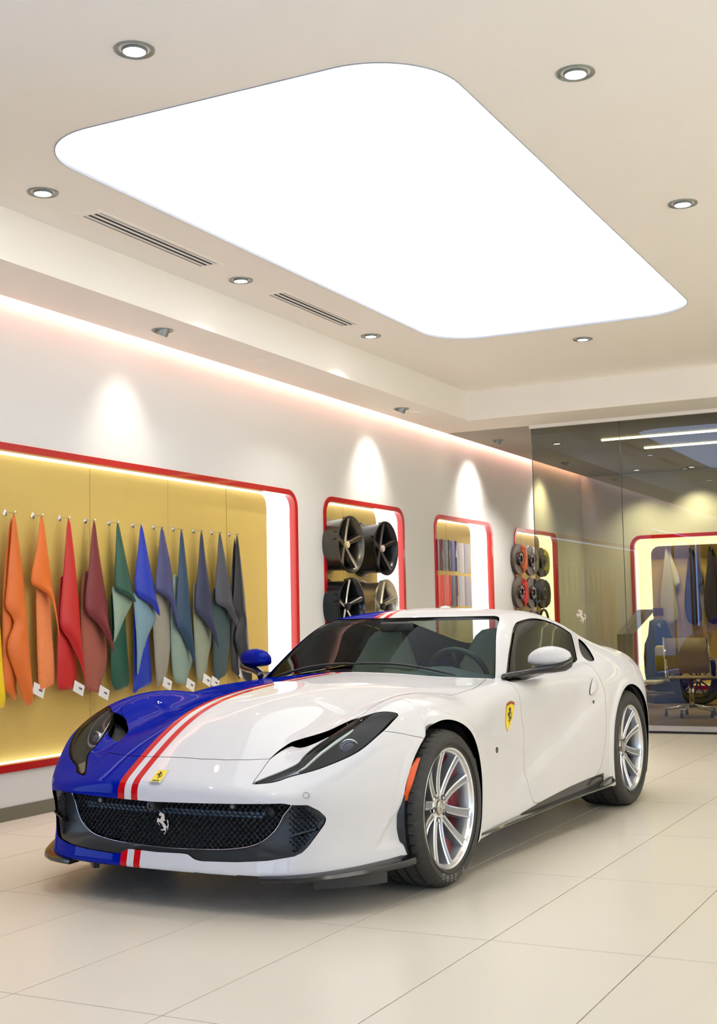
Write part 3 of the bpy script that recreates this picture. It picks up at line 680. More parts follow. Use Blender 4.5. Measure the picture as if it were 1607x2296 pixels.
fend = fend_f+[f for f in rest if np.mean(S.V[list(f), 0]) < 1.08 and is_low(f)]; fe = set(fend); rear = [f for f in rest if f not in fe]
NRM = grad(S.V[:, 0], S.V[:, 1], S.V[:, 2])
def panel(name, faces, m, parent=car, mode='pair', **kw):
    if mode == 'one': return obj(name, car_mesh(name, S.V, NRM, faces, both=True, **kw), m, parent)
    L_ = obj(name, car_mesh(name, S.V, NRM, faces, side=1, **kw), m, parent); R_ = obj(name, car_mesh(name, S.V, NRM, faces, side=-1, **kw), m, parent); return L_, R_
panel('hood', hood, M_paint, mode='one', fold=.045)
panel('front_bumper', bump, M_paint, mode='one', fold=.014)
panel('fender', fend, M_paint, fold=.02)
doors = panel('door', door, M_paint, fold=.018)
panel('rear_body', rear, M_paint, mode='one', fold=.02)
panel('underbody', under, M_satin, mode='one', fold=0)
panel('windscreen', ws, M_ws, mode='one', fold=0, offset=.003)
panel('rear_window', rw, M_sg, mode='one', fold=0, offset=.003)
panel('window_trim', dtrim, M_black, fold=.012)
panel('quarter_vent', ov, M_satin, fold=0, offset=.012)
# headlight channel: sinks from the lamp towards the hood edge
def chdisp(P_):
    u, v = lamp2(P_[:, 0], P_[:, 1], P_[:, 2]); dl_ = np.maximum(sd_poly(LENS, u, v), 0)
    return .030*sstep(-.30, .02, u)*sstep(0.002, .10, dl_)
panel('headlight_channel', chan, M_paint, fold=.01, disp=chdisp)
panel('vent_mesh', vent, M_satin, fold=0, offset=.062)
# ---------------------------------------------------------------- emblem outline (rearing horse), height 1, looking towards -x
_h = [(570,300),(490,330),(480,380),(400,470),(390,530),(450,600),(520,580),(600,590),(590,680),(540,790),(480,850),(420,830),(310,740),(270,790),(240,900),(225,1000),(225,1110),(290,1100),(300,1050),(320,1060),(330,1180),(380,1270),(430,1330),(460,1270),(400,1190),(370,1120),(360,1050),(450,1090),(540,1130),(620,1210),(700,1300),(710,1380),(760,1470),(810,1580),(690,1600),(560,1610),(540,1650),(590,1710),(680,1680),(800,1700),(880,1690),(930,1720),(920,1790),(860,1860),(800,1930),(850,1985),(890,1950),(930,1860),(1000,1750),(970,1650),(970,1570),(1020,1500),(1030,1430),(1060,1430),(1100,1500),(1090,1580),(1110,1640),(1150,1570),(1180,1490),(1160,1420),(1200,1350),(1230,1290),(1190,1180),(1180,1090),(1210,1030),(1180,940),(1110,830),(1060,920),(1070,1020),(1120,1110),(1130,1220),(1110,1310),(1040,1350),(1010,1370),(980,1290),(900,1190),(800,1080),(740,1000),(750,940),(830,980),(880,970),(920,930),(880,840),(860,760),(880,650),(860,540),(830,460),(760,390),(690,380),(640,380),(600,310)]
HORSE = [((x-730)/1700/.87, -(y-1140)/1700) for x, y in _h]
def horse(h, depth, axis='y', flip=1):
    """flat emblem in the X-Z plane, thickness along Y"""
    n = len(HORSE); P_ = [(flip*x*h, z*h) for x, z in HORSE]
    V_ = [(x, -depth/2, z) for x, z in P_]+[(x, depth/2, z) for x, z in P_]
    F_ = [tuple(range(n)), tuple(range(n, 2*n))[::-1]]+[(i, n+i, n+(i+1) % n, (i+1) % n) for i in range(n)]
    return V_, F_
def cp(x, y, z): return (y, x, z)          # car (rear, left, up) -> object coordinates
def on_body(x, y=None, z=None, out=0.):
    """point of the body surface: give (x, z) for the flank or (x, y) for the top"""
    if y is None: O = np.array([[x, 0, z]]); D = np.array([[0, 1., 0]])
    elif z is None: O = np.array([[x, y, .3]]); D = np.array([[0, 0, 1.]])
    else: O = np.array([[.2, y, z]]); D = np.array([[-1., 0, 0]])
    p = cast(O, D, 1.5, 18)[0]; n = grad(*[np.array([c]) for c in p])[0]; return p+n*out, n
def flank(pts, out=0.):
    a = np.array(pts, float); O = np.zeros((len(a), 3)); O[:, 0] = a[:, 0]; O[:, 2] = a[:, 1]; D = np.zeros_like(O); D[:, 1] = 1
    p = cast(O, D, 1.5, 20); return p+grad(p[:, 0], p[:, 1], p[:, 2])*out
# ---------------------------------------------------------------- wheels
def make_wheel(front):
    R_, W_ = (.348, .275) if front else (.362, .315); rr = .268; x1 = W_/2
    t = bpy.data.objects.new('wheel', None); COL.objects.link(t); t.parent = car
    # tyre: grooved tread, shoulder blocks
    n = 288; prof = [(rr-.006, x1-.028), (rr+.004, x1-.012), (rr+.02, x1-.003), (rr+.045, x1+.002), (R_-.030, x1-.004), (R_-.014, x1-.016), (R_-.005, x1-.030)]
    g = [.062, .018, -.018-.044, ]
    cuts_ = [(x1-.052, x1-.060), (.030, .018), (-.018, -.030), (-x1+.060, -x1+.052)]
    for a, b in cuts_: prof += [(R_, a), (R_-.008, a-.001), (R_-.008, b+.001), (R_, b)]
    prof += [(R_-.005, -x1+.030), (R_-.016, -x1+.014), (R_-.04, -x1), (rr+.02, -x1+.004), (rr-.006, -x1+.03)]
    V_ = []; F_ = []
    for k, (r, h) in enumerate(prof):
        for j in range(n):
            q = 2*math.pi*j/n; ph = (j+int(round(h*90))) % 6
            r2 = r-.007 if (ph == 0 and r > R_-.017 and abs(h) > .055) else r
            V_.append((h, r2*math.cos(q), r2*math.sin(q)))
    for k in range(len(prof)-1):
        for j in range(n): F_.append((k*n+j, (k+1)*n+j, (k+1)*n+(j+1) % n, k*n+(j+1) % n))
    ty = MB().add(V_, F_).build('tyre', M_rubber, t, angle=35)
    # raised sidewall ribs
    MB().lathe([(rr+.012, x1-.004), (rr+.0125, x1+.0005), (rr+.0155, x1+.0005), (rr+.016, x1-.002)], 96, 'x').build('sidewall_rib', M_rubber, ty, angle=30)
    # rim: lip, drop, barrel
    lip = x1-.020
    MB().lathe([(rr+.002, lip-.012), (rr+.003, lip+.004), (rr-.002, lip+.007), (rr-.010, lip+.004), (rr-.014, lip-.006), (rr-.022, lip-.012), (rr-.026, lip-.03), (rr-.030, lip-.075), (rr-.034, -x1+.06), (rr-.004, -x1+.03), (rr, -x1+.02)], 120, 'x').build('rim', M_rim, t, angle=30)
    hub = lip-.044
    # ten spokes in five forked pairs
    base = math.radians(6.0)
    for k in range(5):
        ph = base+k*math.radians(72)
        for s in (-1, 1):
            st = 9; V2 = []; F2 = []; M2 = []
            for i in range(st):
                tt = i/(st-1); r = .050+(rr-.020-.050)*tt
                lat = .011+(.0815-.011)*tt; lat = s*(lat+.004*math.sin(math.pi*tt)); a = ph+math.asin(min(.9, abs(lat)/r))*s
                x = hub+(lip-.004-hub)*(tt**2.0); w = .0185-.0015*math.sin(math.pi*tt)+.003*tt+.002*(tt > .95); wb = w+.007; dpt = .050-.012*tt
                c, si = math.cos(a), math.sin(a)
                for (o, dx) in ((-wb, -dpt), (-w, -.004), (-w*.70, 0), (-w*.52, -.006), (w*.52, -.006), (w*.70, 0), (w, -.004), (wb, -dpt)):
                    V2.append((x+dx, r*c-o*si, r*si+o*c))
            for i in range(st-1):
                for j in range(7):
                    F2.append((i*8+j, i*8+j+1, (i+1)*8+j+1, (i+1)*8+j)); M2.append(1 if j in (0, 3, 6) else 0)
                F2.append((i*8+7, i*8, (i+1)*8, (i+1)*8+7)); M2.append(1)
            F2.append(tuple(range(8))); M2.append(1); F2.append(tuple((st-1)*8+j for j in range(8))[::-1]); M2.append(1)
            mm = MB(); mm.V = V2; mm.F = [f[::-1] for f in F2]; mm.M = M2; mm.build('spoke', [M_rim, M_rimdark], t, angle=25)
    MB().lathe([(.078, hub-.045), (.074, hub-.012), (.060, hub-.003), (.036, hub-.002), (.034, hub-.006)], 48, 'x').build('hub', M_rim, t, angle=30)
    cap = MB().lathe([(.034, hub-.006), (.033, hub+.004), (.029, hub+.006), (.001, hub+.007)], 40, 'x').build('hub_cap', mat('cap_grey', (.42, .40, .33), .3, .8), t, angle=30)
    V2, F2 = horse(.040, .001); obj('cap_emblem', mesh('cap_emblem', [(hub+.0085-y, x, z) for x, y, z in V2], F2), M_chrome, cap)
    for k in range(5):
        a = base+math.radians(36)+k*math.radians(72); c, si = .058*math.cos(a), .058*math.sin(a)
        MB().lathe([(.0145, hub+.001), (.013, hub-.004), (.012, hub-.020), (.001, hub-.020)], 18, 'x', (0, c, si)).build('bolt_hole', M_satin, t)
        MB().lathe([(.0075, hub-.019), (.0075, hub-.006), (.004, hub-.004), (.001, hub-.006)], 12, 'x', (0, c, si)).build('wheel_bolt', M_chrome, t, angle=30)
    # brake
    MB().lathe([(.085, hub-.085), (.197, hub-.085), (.198, hub-.089), (.198, hub-.117), (.197, hub-.12), (.085, hub-.12)], 72, 'x').build('brake_disc', M_disc, t, angle=30)
    MB().lathe([(.088, hub-.083), (.086, hub-.052), (.075, hub-.050), (.001, hub-.050)], 48, 'x').build('disc_bell', M_satin, t, angle=30)
    c_ = MB(); a0, a1 = (-40, 34) if front else (150, 205); st = 14
    for i in range(st):
        a = math.radians(a0+(a1-a0)*i/(st-1)); c, si = math.cos(a), math.sin(a); e = 1-abs(2*i/(st-1)-1)**6*.35
        for (r, x) in ((.132, hub-.060), (.150, hub-.052), (.205, hub-.054), (.222, hub-.075), (.222, hub-.13), (.132, hub-.13)):
            c_.V.append((hub-.095+(x-hub+.095)*e, r*c, r*si))
    for i in range(st-1):
        for j in range(6): c_.F.append((i*6+j, (i+1)*6+j, (i+1)*6+(j+1) % 6, i*6+(j+1) % 6)); c_.M.append(0)
    c_.F += [tuple(range(6)), tuple((st-1)*6+j for j in range(6))[::-1]]; c_.M += [0, 0]
    c_.build('caliper', M_caliper, t, angle=35)
    MB().lathe([(.001, -.10), (.245, -.10), (.245, -.105), (.001, -.105)], 48, 'x').build('inner_shield', M_satin, t)
    # raised lettering on the tyre wall
    if front:
        word = 'P ZERO'
        for i, ch in enumerate(word):
            if ch == ' ': continue
            fc = bpy.data.curves.new('letter', 'FONT'); fc.body = ch; fc.size = .040; fc.extrude = .0006; fc.align_x = 'CENTER'
            tmp = bpy.data.objects.new('tmp', fc); COL.objects.link(tmp); dg = bpy.context.evaluated_depsgraph_get(); me = bpy.data.meshes.new_from_object(tmp.evaluated_get(dg)); bpy.data.objects.remove(tmp)
            me.materials.clear(); me.materials.append(mat('tyre_letter', (.23, .23, .22), .6))
            a = math.radians(-72-i*8.0); o = obj('tyre_letter', me, None, ty)
            rad = Vector((0, math.cos(a), math.sin(a))); up = rad; rt = Vector((1, 0, 0)).cross(up)*-1; rt = up.cross(Vector((1, 0, 0)))
            o.matrix_local = Matrix(((rt.x, up.x, 1, x1+.0006), (rt.y, up.y, 0, rad.y*(rr+.022)), (rt.z, up.z, 0, rad.z*(rr+.022)), (0, 0, 0, 1)))
    return t
WF = make_wheel(True); WR = make_wheel(False)
WF.location = cp(0, .836, .348); WR.location = cp(2.72, .815, .362)
WF2 = copy_tree(WF, car); WF2.location = cp(0, -.836, .348); WF2.rotation_euler = (0, 0, math.pi)
WR2 = copy_tree(WR, car); WR2.location = cp(2.72, -.815, .362); WR2.rotation_euler = (0, 0, math.pi)
# wheel housings
for k, (ax, az, ar) in enumerate(ARCH):
    for s in (1, -1):
        m_ = MB(); n = 28; pr = [(ar+.004, .93), (ar+.02, .85), (ar+.02, .48), (.02, .47)]
        for (r, yy) in pr:
            for j in range(n+1):
                q = math.radians(-32+244*j/n); m_.V.append(cp(ax+r*math.cos(q), s*yy, max(.13, az+r*math.sin(q))))
        for i in range(len(pr)-1):
            for j in range(n): a = i*(n+1)+j; m_.F.append((a, a+1, a+n+2, a+n+1)); m_.M.append(0)
        m_.build('wheel_housing', M_satin, car)
# ---------------------------------------------------------------- glass in the doors, quarter glass
def in_bp(x, y, z): return x-np.interp(z, [.88, 1.2], [2.10, 2.25])
dgl, qgl = S.cut(dglass, in_bp); pil_, qgl = S.cut(qgl, lambda x, y, z: in_bp(x, y, z)-.022)
sl_, _ = S.cut(lens, lambda x, y, z: lamp2(x, y, z)[0]+.215)
NRM = grad(S.V[:, 0], S.V[:, 1], S.V[:, 2])
pil = [f for f in dglass]
for i, d in enumerate(doors):
    sd = 1-2*i
    obj('window_glass', car_mesh('window_glass', S.V, NRM, dgl, fold=0, side=sd, offset=.004), M_sg, d)
    obj('quarter_glass', car_mesh('quarter_glass', S.V, NRM, qgl, fold=0, side=sd, offset=.004), M_sg, car)
    obj('window_pillar', car_mesh('window_pillar', S.V, NRM, pil_, fold=.008, side=sd, offset=.001), M_black, d)
    # flush door handle and key cap
    p, n_ = on_body(2.175, None, .768, .002)
    hm = MB(); HP = closed_spline([(-.075, -.012), (-.055, -.030), (.0, -.034), (.06, -.022), (.085, .012), (.06, .034), (0, .030), (-.05, .014)], 4)
    st = [(1.12, -.001, 1), (1.02, .0, 1), (1.0, .006, 0), (.85, .010, 0), (.4, .012, 0)]
    nn = len(HP)
    for (k_, o, mi) in st:
        hm.V += [cp(q[0], sd*q[1], q[2]) for q in flank([(2.175+a*k_*.8, .768+b*k_+a*.25) for a, b in HP], o)]
    for i_ in range(len(st)-1):
        for j in range(nn): hm.F.append((i_*nn+j, i_*nn+(j+1) % nn, (i_+1)*nn+(j+1) % nn, (i_+1)*nn+j)); hm.M.append(st[i_][2])
    hm.F.append(tuple((len(st)-1)*nn+j for j in range(nn))); hm.M.append(0)
    hm.build('door_handle', [M_paint, M_black], d, angle=40)
    p, _ = on_body(2.15, None, .683, .001); MB().lathe([(.010, -.002), (.010, .002), (.008, .003), (.001, .003)], 16, 'x', cp(p[0], 0, p[2])).build('key_cap', M_grey, d).location = (sd*p[1], 0, 0)
# ---------------------------------------------------------------- headlights
for sd in (1, -1):
    h = bpy.data.objects.new('headlight', None); COL.objects.link(h); h.parent = car
    obj('lamp_cover', car_mesh('lamp_cover', S.V, NRM, lens, fold=.004, side=sd), M_clear, h)
    # bowl: lens outline sunk into the body
    bowl = car_mesh('lamp_bowl', S.V, NRM, lens, fold=0, side=sd, disp=lambda P_: .022+.050*sstep(0, .05, -sd_poly(LENS, *lamp2(P_[:, 0], P_[:, 1], P_[:, 2])))*(1-.85*sstep(-.05, .16, lamp2(P_[:, 0], P_[:, 1], P_[:, 2])[0])))
    obj('lamp_bowl', bowl, mat('lamp_interior', (.014, .015, .014), .6, 0, spec=.2), h)
    rimf, _ = S.cut(lens, lambda x, y, z: -(lensf(x, y, z)+.012))
    _, rimo = S.cut(lens, lambda x, y, z: lensf(x, y, z)+.010)
    N2 = grad(S.V[:, 0], S.V[:, 1], S.V[:, 2])
    obj('lamp_edge', car_mesh('lamp_edge', S.V, N2, rimo, fold=.012, side=sd, offset=.003), M_black, h)
    pc = np.array([-.445, .700, .640]); ax_ = Vector((-.88, .30, .18)).normalized()
    m_ = MB().lathe([(.044, -.03), (.046, .012), (.042, .016), (.039, .006), (.036, .004)], 32)
    m_.build('projector_ring', mat('lamp_ring', (.75, .77, .80), .2, .9), h)
    ring_o = h.children[-1]; pl_ = MB().lathe([(.037, .002), (.030, .014), (.018, .021), (.001, .023)], 28).build('projector_lens', mat('projector_glass', (.03, .035, .06), .03, 0, coat=1.), h, smooth=True)
    for o in (ring_o, pl_):
        o.location = cp(pc[0], sd*pc[1], pc[2]); z_ = Vector(cp(ax_.x, sd*ax_.y, ax_.z)); o.rotation_euler = z_.to_track_quat('Z', 'Y').to_euler()
    # light blade along the upper edge and the side lamp at the tip
    up_ = [(-.330, .700, .752), (-.386, .668, .732), (-.467, .634, .692), (-.551, .604, .650), (-.640, .580, .600), (-.70, .548, .570)]
    MB().tube([cp(x+.005, sd*(y+.012), z-.018) for x, y, z in up_], [.004, .007, .008, .007, .006, .004], 8).build('light_blade', mat('blade_clear', (.75, .80, .72), .12, .3), h, smooth=True)
    obj('side_lamp', car_mesh('side_lamp', S.V, N2, sl_, fold=.006, side=sd, offset=.016), mat('side_lamp_silver', (.30, .30, .36), .25, .8), h)
# ---------------------------------------------------------------- front grille
gx = lambda y: np.interp(np.abs(y), YF, XF)+.085       # plan of the recessed grille
GO = [(0, .440), (.30, .446), (.575, .452), (.560, .40), (.525, .338), (.47, .292), (.40, .266), (.28, .250), (.12, .243), (0, .241)]
GOc = np.array(GO+[(-a, b) for a, b in GO[-2:0:-1]])
m_ = MB(); px_, pz_ = .0262, .0136; rings = []
for r in range(-1, 18):
    for c in range(-26, 27):
        yc = c*px_+(px_/2 if r % 2 else 0); zc = .240+r*pz_
        if sd_poly(GOc, np.array([yc]), np.array([zc]))[0] > -.004: continue
        n0 = len(m_.V); hw, hh = px_*.5, pz_*.667
        for sc, dx in ((1.0, .004), (.86, 0.), (.80, .003), (.80, .012)):
            for (a, b) in ((1, .5), (0, 1), (-1, .5), (-1, -.5), (0, -1), (1, -.5)):
                yy = yc+a*hw*sc; m_.V.append(cp(float(gx(yy))+dx, yy, zc+b*hh*sc))
        for k in range(3):
            for j in range(6): m_.F.append((n0+k*6+j, n0+k*6+(j+1) % 6, n0+(k+1)*6+(j+1) % 6, n0+(k+1)*6+j)); m_.M.append(0)
gr = m_.build('grille_mesh', mat('mesh_black', (.16, .17, .19), .30, .7), car); gr['kind'] = 'stuff'
nb = 40; back = [(y_, float(gx(y_))+.10) for y_ in np.linspace(-.72, .72, nb)]
obj('duct_back', mesh('duct_back', [cp(x_, y_, z_) for (y_, x_) in back for z_ in (.17, .475)], [(2*i, 2*i+1, 2*i+3, 2*i+2) for i in range(nb-1)]), mat('duct_black', (.004, .004, .005), .8), car)
# mouth lining between body edge and grille
loopA = closed_spline([p for p in GOc], 3); kA = len(loopA)
GRf = [(a, b) for a, b in GR if a >= -.01]; GRc = np.array(GRf+[(-a, b) for a, b in GRf[::-1] if a > 1e-6])
GRd = []
for i in range(len(GRc)):
    p, q = GRc[i], GRc[(i+1) % len(GRc)]; k = max(1, int(np.linalg.norm(q-p)/.03))
    for j in range(k): GRd.append(p+(q-p)*j/k)
GRd = np.array(GRd); V_ = []
cen = np.array([0, .345])
def near(loop, d):
    ang = np.arctan2((loop[:, 1]-.345)*3, loop[:, 0]); return ang
angA = near(loopA, 0)
for p in GRd:
    a = math.atan2((p[1]-.345)*3, p[0]); i = int(np.argmin(np.abs(np.angle(np.exp(1j*(angA-a)))))); g = loopA[i]
    xo = float(np.interp(abs(p[0]), YF, XF))+float(np.interp(p[1], ZF, DF))+.012
    gi = float(gx(g[0]))+.004
    for t_ in (0, .35, .7, 1.0): V_.append(cp(xo+(gi-xo)*(t_**.8), p[0]+(g[0]-p[0])*t_, p[1]+(g[1]-p[1])*t_))
kk = len(GRd); obj('grille_surround', mesh('grille_surround', V_, [(i*4+j, i*4+j+1, ((i+1) % kk)*4+j+1, ((i+1) % kk)*4+j) for i in range(kk) for j in range(3)], True), M_grey, car)
MB().tube([cp(float(gx(p[0]))-.002, p[0], p[1]) for p in loopA], .0022, 6, closed=True).build('grille_rim', M_chrome, car, smooth=True)
# side pockets of the mouth: mesh insert and fin
for sd in (1, -1):
    poly = [(.615, .440), (.685, .440), (.718, .405), (.722, .385), (.695, .335), (.665, .285), (.62, .262), (.60, .33), (.605, .40)]
    pk = MB()
    for r in range(16):
        for c in range(8):
            yc = .60+c*.020+(.010 if r % 2 else 0); zc = .262+r*.012
            if sd_poly(poly, np.array([yc]), np.array([zc]))[0] > 0: continue
            n0 = len(pk.V); xb = float(np.interp(yc, YF, XF))+.042
            for sc, dx in ((1., 0), (.72, 0), (.70, .010)):
                for (a, b) in ((1, .5), (0, 1), (-1, .5), (-1, -.5), (0, -1), (1, -.5)): pk.V.append(cp(xb+dx+a*.004, sd*(yc+a*.010*sc), zc+b*.008*sc))
            for k in range(2):
                for j in range(6): f = (n0+k*6+j, n0+k*6+(j+1) % 6, n0+(k+1)*6+(j+1) % 6, n0+(k+1)*6+j); pk.F.append(f[::sd]); pk.M.append(0)
    o = pk.build('side_mesh', mat('pocket_mesh', (.022, .023, .026), .35, .5), car); o['kind'] = 'stuff'
    MB().prism([(.60, .318), (.70, .352), (.705, .346), (.61, .300)], 0, .1, 'x')
    fin = MB(); fin.V = [cp(x_, sd*y_, z_) for x_, y_, z_ in ((-.80, .600, .325), (-.755, .695, .352), (-.69, .705, .346), (-.72, .61, .310), (-.80, .600, .315), (-.755, .695, .344), (-.69, .705, .338), (-.72, .61, .300))]
    fin.F = [(0, 1, 2, 3), (7, 6, 5, 4), (0, 4, 5, 1), (1, 5, 6, 2), (2, 6, 7, 3), (3, 7, 4, 0)]; fin.M = [0]*6; fin.build('intake_fin', M_black, car)
# beam behind the mesh, camera, sensors, emblem
bm_ = MB(); ys_ = np.linspace(-.485, .47, 40)
for y_ in ys_:
    for z_, dx in ((.384, 0), (.408, 0), (.408, .02), (.384, .02)): bm_.V.append(cp(float(gx(y_))+.019+dx, y_, z_))
for i in range(39):
    for j in range(4): bm_.F.append((i*4+j, i*4+(j+1) % 4, (i+1)*4+(j+1) % 4, (i+1)*4+j)); bm_.M.append(0)
bm_.build('crash_beam', mat('beam_blue_grey', (.22, .30, .38), .35, .6), car)
for (y_, z_, r, dx) in ((-.367, .423, .016, -.012), (.345, .432, .016, -.012), (.505, .412, .024, -.004)):
    c = cp(float(gx(y_))+dx, y_, z_); s_ = MB().lathe([(r, .02), (r, -.004), (r*.85, -.007), (r*.72, -.004), (r*.70, .004), (.001, .004)], 24, 'y', c).build('parking_sensor', M_satin, car, angle=35)
    if r < .02: MB().lathe([(r*.62, .004), (r*.6, -.006), (.001, -.008)], 20, 'y', c).build('sensor_face', mat('sensor_grey', (.16, .18, .20), .3), s_, angle=35)
c = cp(-.868, -.03, .425); s_ = MB().lathe([(.024, .05), (.024, -.012), (.020, -.020), (.010, -.022), (.009, -.018), (.001, -.018)], 28, 'y', c).build('front_camera', M_satin, car, angle=35)
MB().lathe([(.008, -.0185), (.001, -.021)], 16, 'y', c).build('camera_lens', M_black, s_)
V2, F2 = horse(.094, .008); obj('grille_emblem', mesh('grille_emblem', [(x, y, z) for x, y, z in V2], F2), M_chrome, car, cp(-.838, 0, .347))
# nose badge: chrome frame, yellow field, black horse
p, n_ = on_body(-.868, 0.002)
bd = bpy.data.objects.new('nose_badge', None); COL.objects.link(bd); bd.parent = car; bd.location = cp(*(p+n_*.001)); bd.rotation_euler = (math.atan2(n_[0], n_[2])*1.0, 0, 0)
bd.rotation_euler = (-math.atan2(-n_[2], -n_[0])-math.pi/2*0, 0, 0)
nz = Vector(cp(*n_)); bd.rotation_euler = (math.acos(max(-1, min(1, nz.z))), 0, 0)   # local Z = surface normal, local Y up the nose
MB().bbox((-.0285, -.040, -.004), (.0285, .040, .003), .002).build('badge_frame', M_chrome, bd)
MB().box((-.025, -.0335, .003), (.025, .036, .0036)).build('badge_field', M_yellow, bd)
V2, F2 = horse(.044, .0006); obj('badge_horse', mesh('badge_horse', [(x, z+.006, .0042-y) for x, y, z in V2], F2), M_black, bd)
MB().box((-.018, -.031, .0036), (.018, -.024, .0042)).build('badge_lettering', mat('badge_green_grey', (.06, .08, .03), .4), bd)
# shield on each front fender, following the panel
SH = [(-.062, .066), (-.03, .074), (.004, .079), (.036, .074), (.064, .066), (.068, .03), (.060, -.02), (.04, -.06), (.012, -.088), (0, -.094), (-.012, -.088), (-.04, -.06), (-.060, -.02), (-.068, .03)]
for sd in (1, -1):
    e_ = bpy.data.objects.new('fender_shield', None); COL.objects.link(e_); e_.parent = car
    def lay(pts, out, nm, m, dens=1):
        q = list(flank([(.905+a*.86-(b*-.30), .695+b*.86) for a, b in pts], out)); V_ = [cp(x, sd*y, z) for x, y, z in q]; c = np.mean(np.array(q), 0); c = on_body(float(c[0]), None, float(c[2]), out)[0]
        V_.append(cp(c[0], sd*c[1], c[2])); n = len(pts); return obj(nm, mesh(nm, V_, [(i, (i+1) % n, n)[::sd] for i in range(n)], True), m, e_)
    lay([(a*1.05, b*1.04) for a, b in SH], .0008, 'shield_edge', M_chrome)
    lay(SH, .0016, 'shield_field', M_yellow)
    lay([(-.062, .064), (-.03, .072), (.004, .077), (.036, .072), (.064, .064), (.065, .055), (.04, .065), (.004, .070), (-.03, .065), (-.063, .055)], .0024, 'shield_band', mat('band_red', (.35, .01, .01), .3))
    pr = flank([(.905+x*.105*.86+z*.105*.30, .695+z*.105*.86-.004) for x, z in HORSE], .0030)
    n = len(pr); obj('shield_horse', mesh('shield_horse', [cp(x, sd*y, z) for x, y, z in pr], [tuple(range(n))[::sd]]), M_black, e_)
    # side indicator, orange and red side markers, nose sensor
    p, _ = on_body(.687, None, .537, 0); s_ = MB().lathe([(.015, -.004), (.015, .003), (.012, .0045), (.001, .005)], 20, 'x', (0, p[0], p[2])).build('side_indicator', M_black, car, angle=40); s_.location.x = sd*p[1]
    if sd < 0: s_.rotation_euler = (0, 0, 0); s_.scale.x = -1
    for nm, m, st in (('front_marker', M_orange, [(-.262, .597, .010), (-.285, .560, .022), (-.318, .50, .023), (-.342, .45, .020), (-.345, .425, .010)]), ('rear_marker', M_redlens, [(3.128, .605, .012), (3.142, .57, .03), (3.148, .52, .034), (3.143, .46, .032), (3.135, .445, .012)])):
        mm = MB()
        for (x, z, w) in st:
            for o, k in ((-.001, -1.0), (.005, -.8), (.006, .8), (-.001, 1.0)):
                q = on_body(x+(w*k-(w if nm[0] == 'f' else -w)), None, z, o)[0]; mm.V.append(cp(q[0], sd*q[1], q[2]))
        for i in range(len(st)-1):
            for j in range(3): mm.F.append((i*4+j, i*4+j+1, (i+1)*4+j+1, (i+1)*4+j)[::sd]); mm.M.append(0)
        mm.build(nm, m, car, angle=50)
    p, n_ = on_body(0, .68, .488, 0); s_ = MB().lathe([(.0135, 0), (.0135, .001), (.0115, .001)], 24).build('bumper_sensor', mat('sensor_ring', (.25, .25, .26), .4), car, loc=cp(p[0], sd*p[1], p[2])); s_.rotation_euler = Vector(cp(n_[0], sd*n_[1], n_[2])).to_track_quat('Z', 'Y').to_euler()
# ---------------------------------------------------------------- door mirrors
for sd in (1, -1):
    t = bpy.data.objects.new('door_mirror', None); COL.objects.link(t); t.parent = car
    m_ = MB(); nu, nv = 20, 24
    for i in range(nu+1):
        f = i/nu; y = .838+.237*f; e = math.sin(math.pi*min(max(f, .0), 1))**.42 if 0 < f < 1 else 0
        zc = .958+.030*f-.012*f*f; rz_t = (.074-.014*f)*e; rz_b = (.040+.006*f)*e; rx_f = .088*e*(1-.15*f); rx_b = .050*e; xc = 1.315+.035*f
        for j in range(nv):
            q = 2*math.pi*j/nv; c, s = math.cos(q), math.sin(q)
            X = xc-(rx_f if c > 0 else rx_b)*math.copysign(abs(c)**.85, c); Z = zc+(rz_t if s > 0 else rz_b)*math.copysign(abs(s)**.8, s)
            m_.V.append(cp(X, sd*y, Z))
    for i in range(nu):
        for j in range(nv): m_.F.append((i*nv+j, i*nv+(j+1) % nv, (i+1)*nv+(j+1) % nv, (i+1)*nv+j)[::sd]); m_.M.append(0)
    m_.build('mirror_cap', M_paint, t, smooth=True)
    b_ = MB(); st = [(1.10, .775, .880, .030, .016), (1.14, .80, .887, .040, .017), (1.20, .85, .896, .048, .017), (1.26, .92, .908, .055, .020), (1.30, .99, .917, .062, .024), (1.33, 1.045, .930, .050, .028), (1.345, 1.072, .950, .024, .030), (1.352, 1.082, .960, .006, .012)]
    n = 12
    for (x, y, z, rx, rz) in st:
        for j in range(n): q = 2*math.pi*j/n; b_.V.append(cp(x-rx*math.cos(q), sd*y, z+rz*math.sin(q)))
    for i in range(len(st)-1):
        for j in range(n): b_.F.append((i*n+j, i*n+(j+1) % n, (i+1)*n+(j+1) % n, (i+1)*n+j)[::sd]); b_.M.append(0)
    b_.F.append(tuple(range(n))); b_.M.append(0); b_.build('mirror_arm', M_black, t, smooth=True)
    # fin below the arm
    g_ = MB(); g_.V = [cp(x, sd*y, z) for x, y, z in ((1.10, .795, .868), (1.30, .835, .862), (1.55, .84, .880), (1.30, .90, .900), (1.12, .81, .882), (1.10, .79, .862), (1.30, .83, .856), (1.55, .838, .876))]; g_.F = [(0, 1, 3, 4), (1, 2, 3), (5, 6, 1, 0), (6, 7, 2, 1)]; g_.M = [0]*4
    g_.build('mirror_foot', M_black, t)
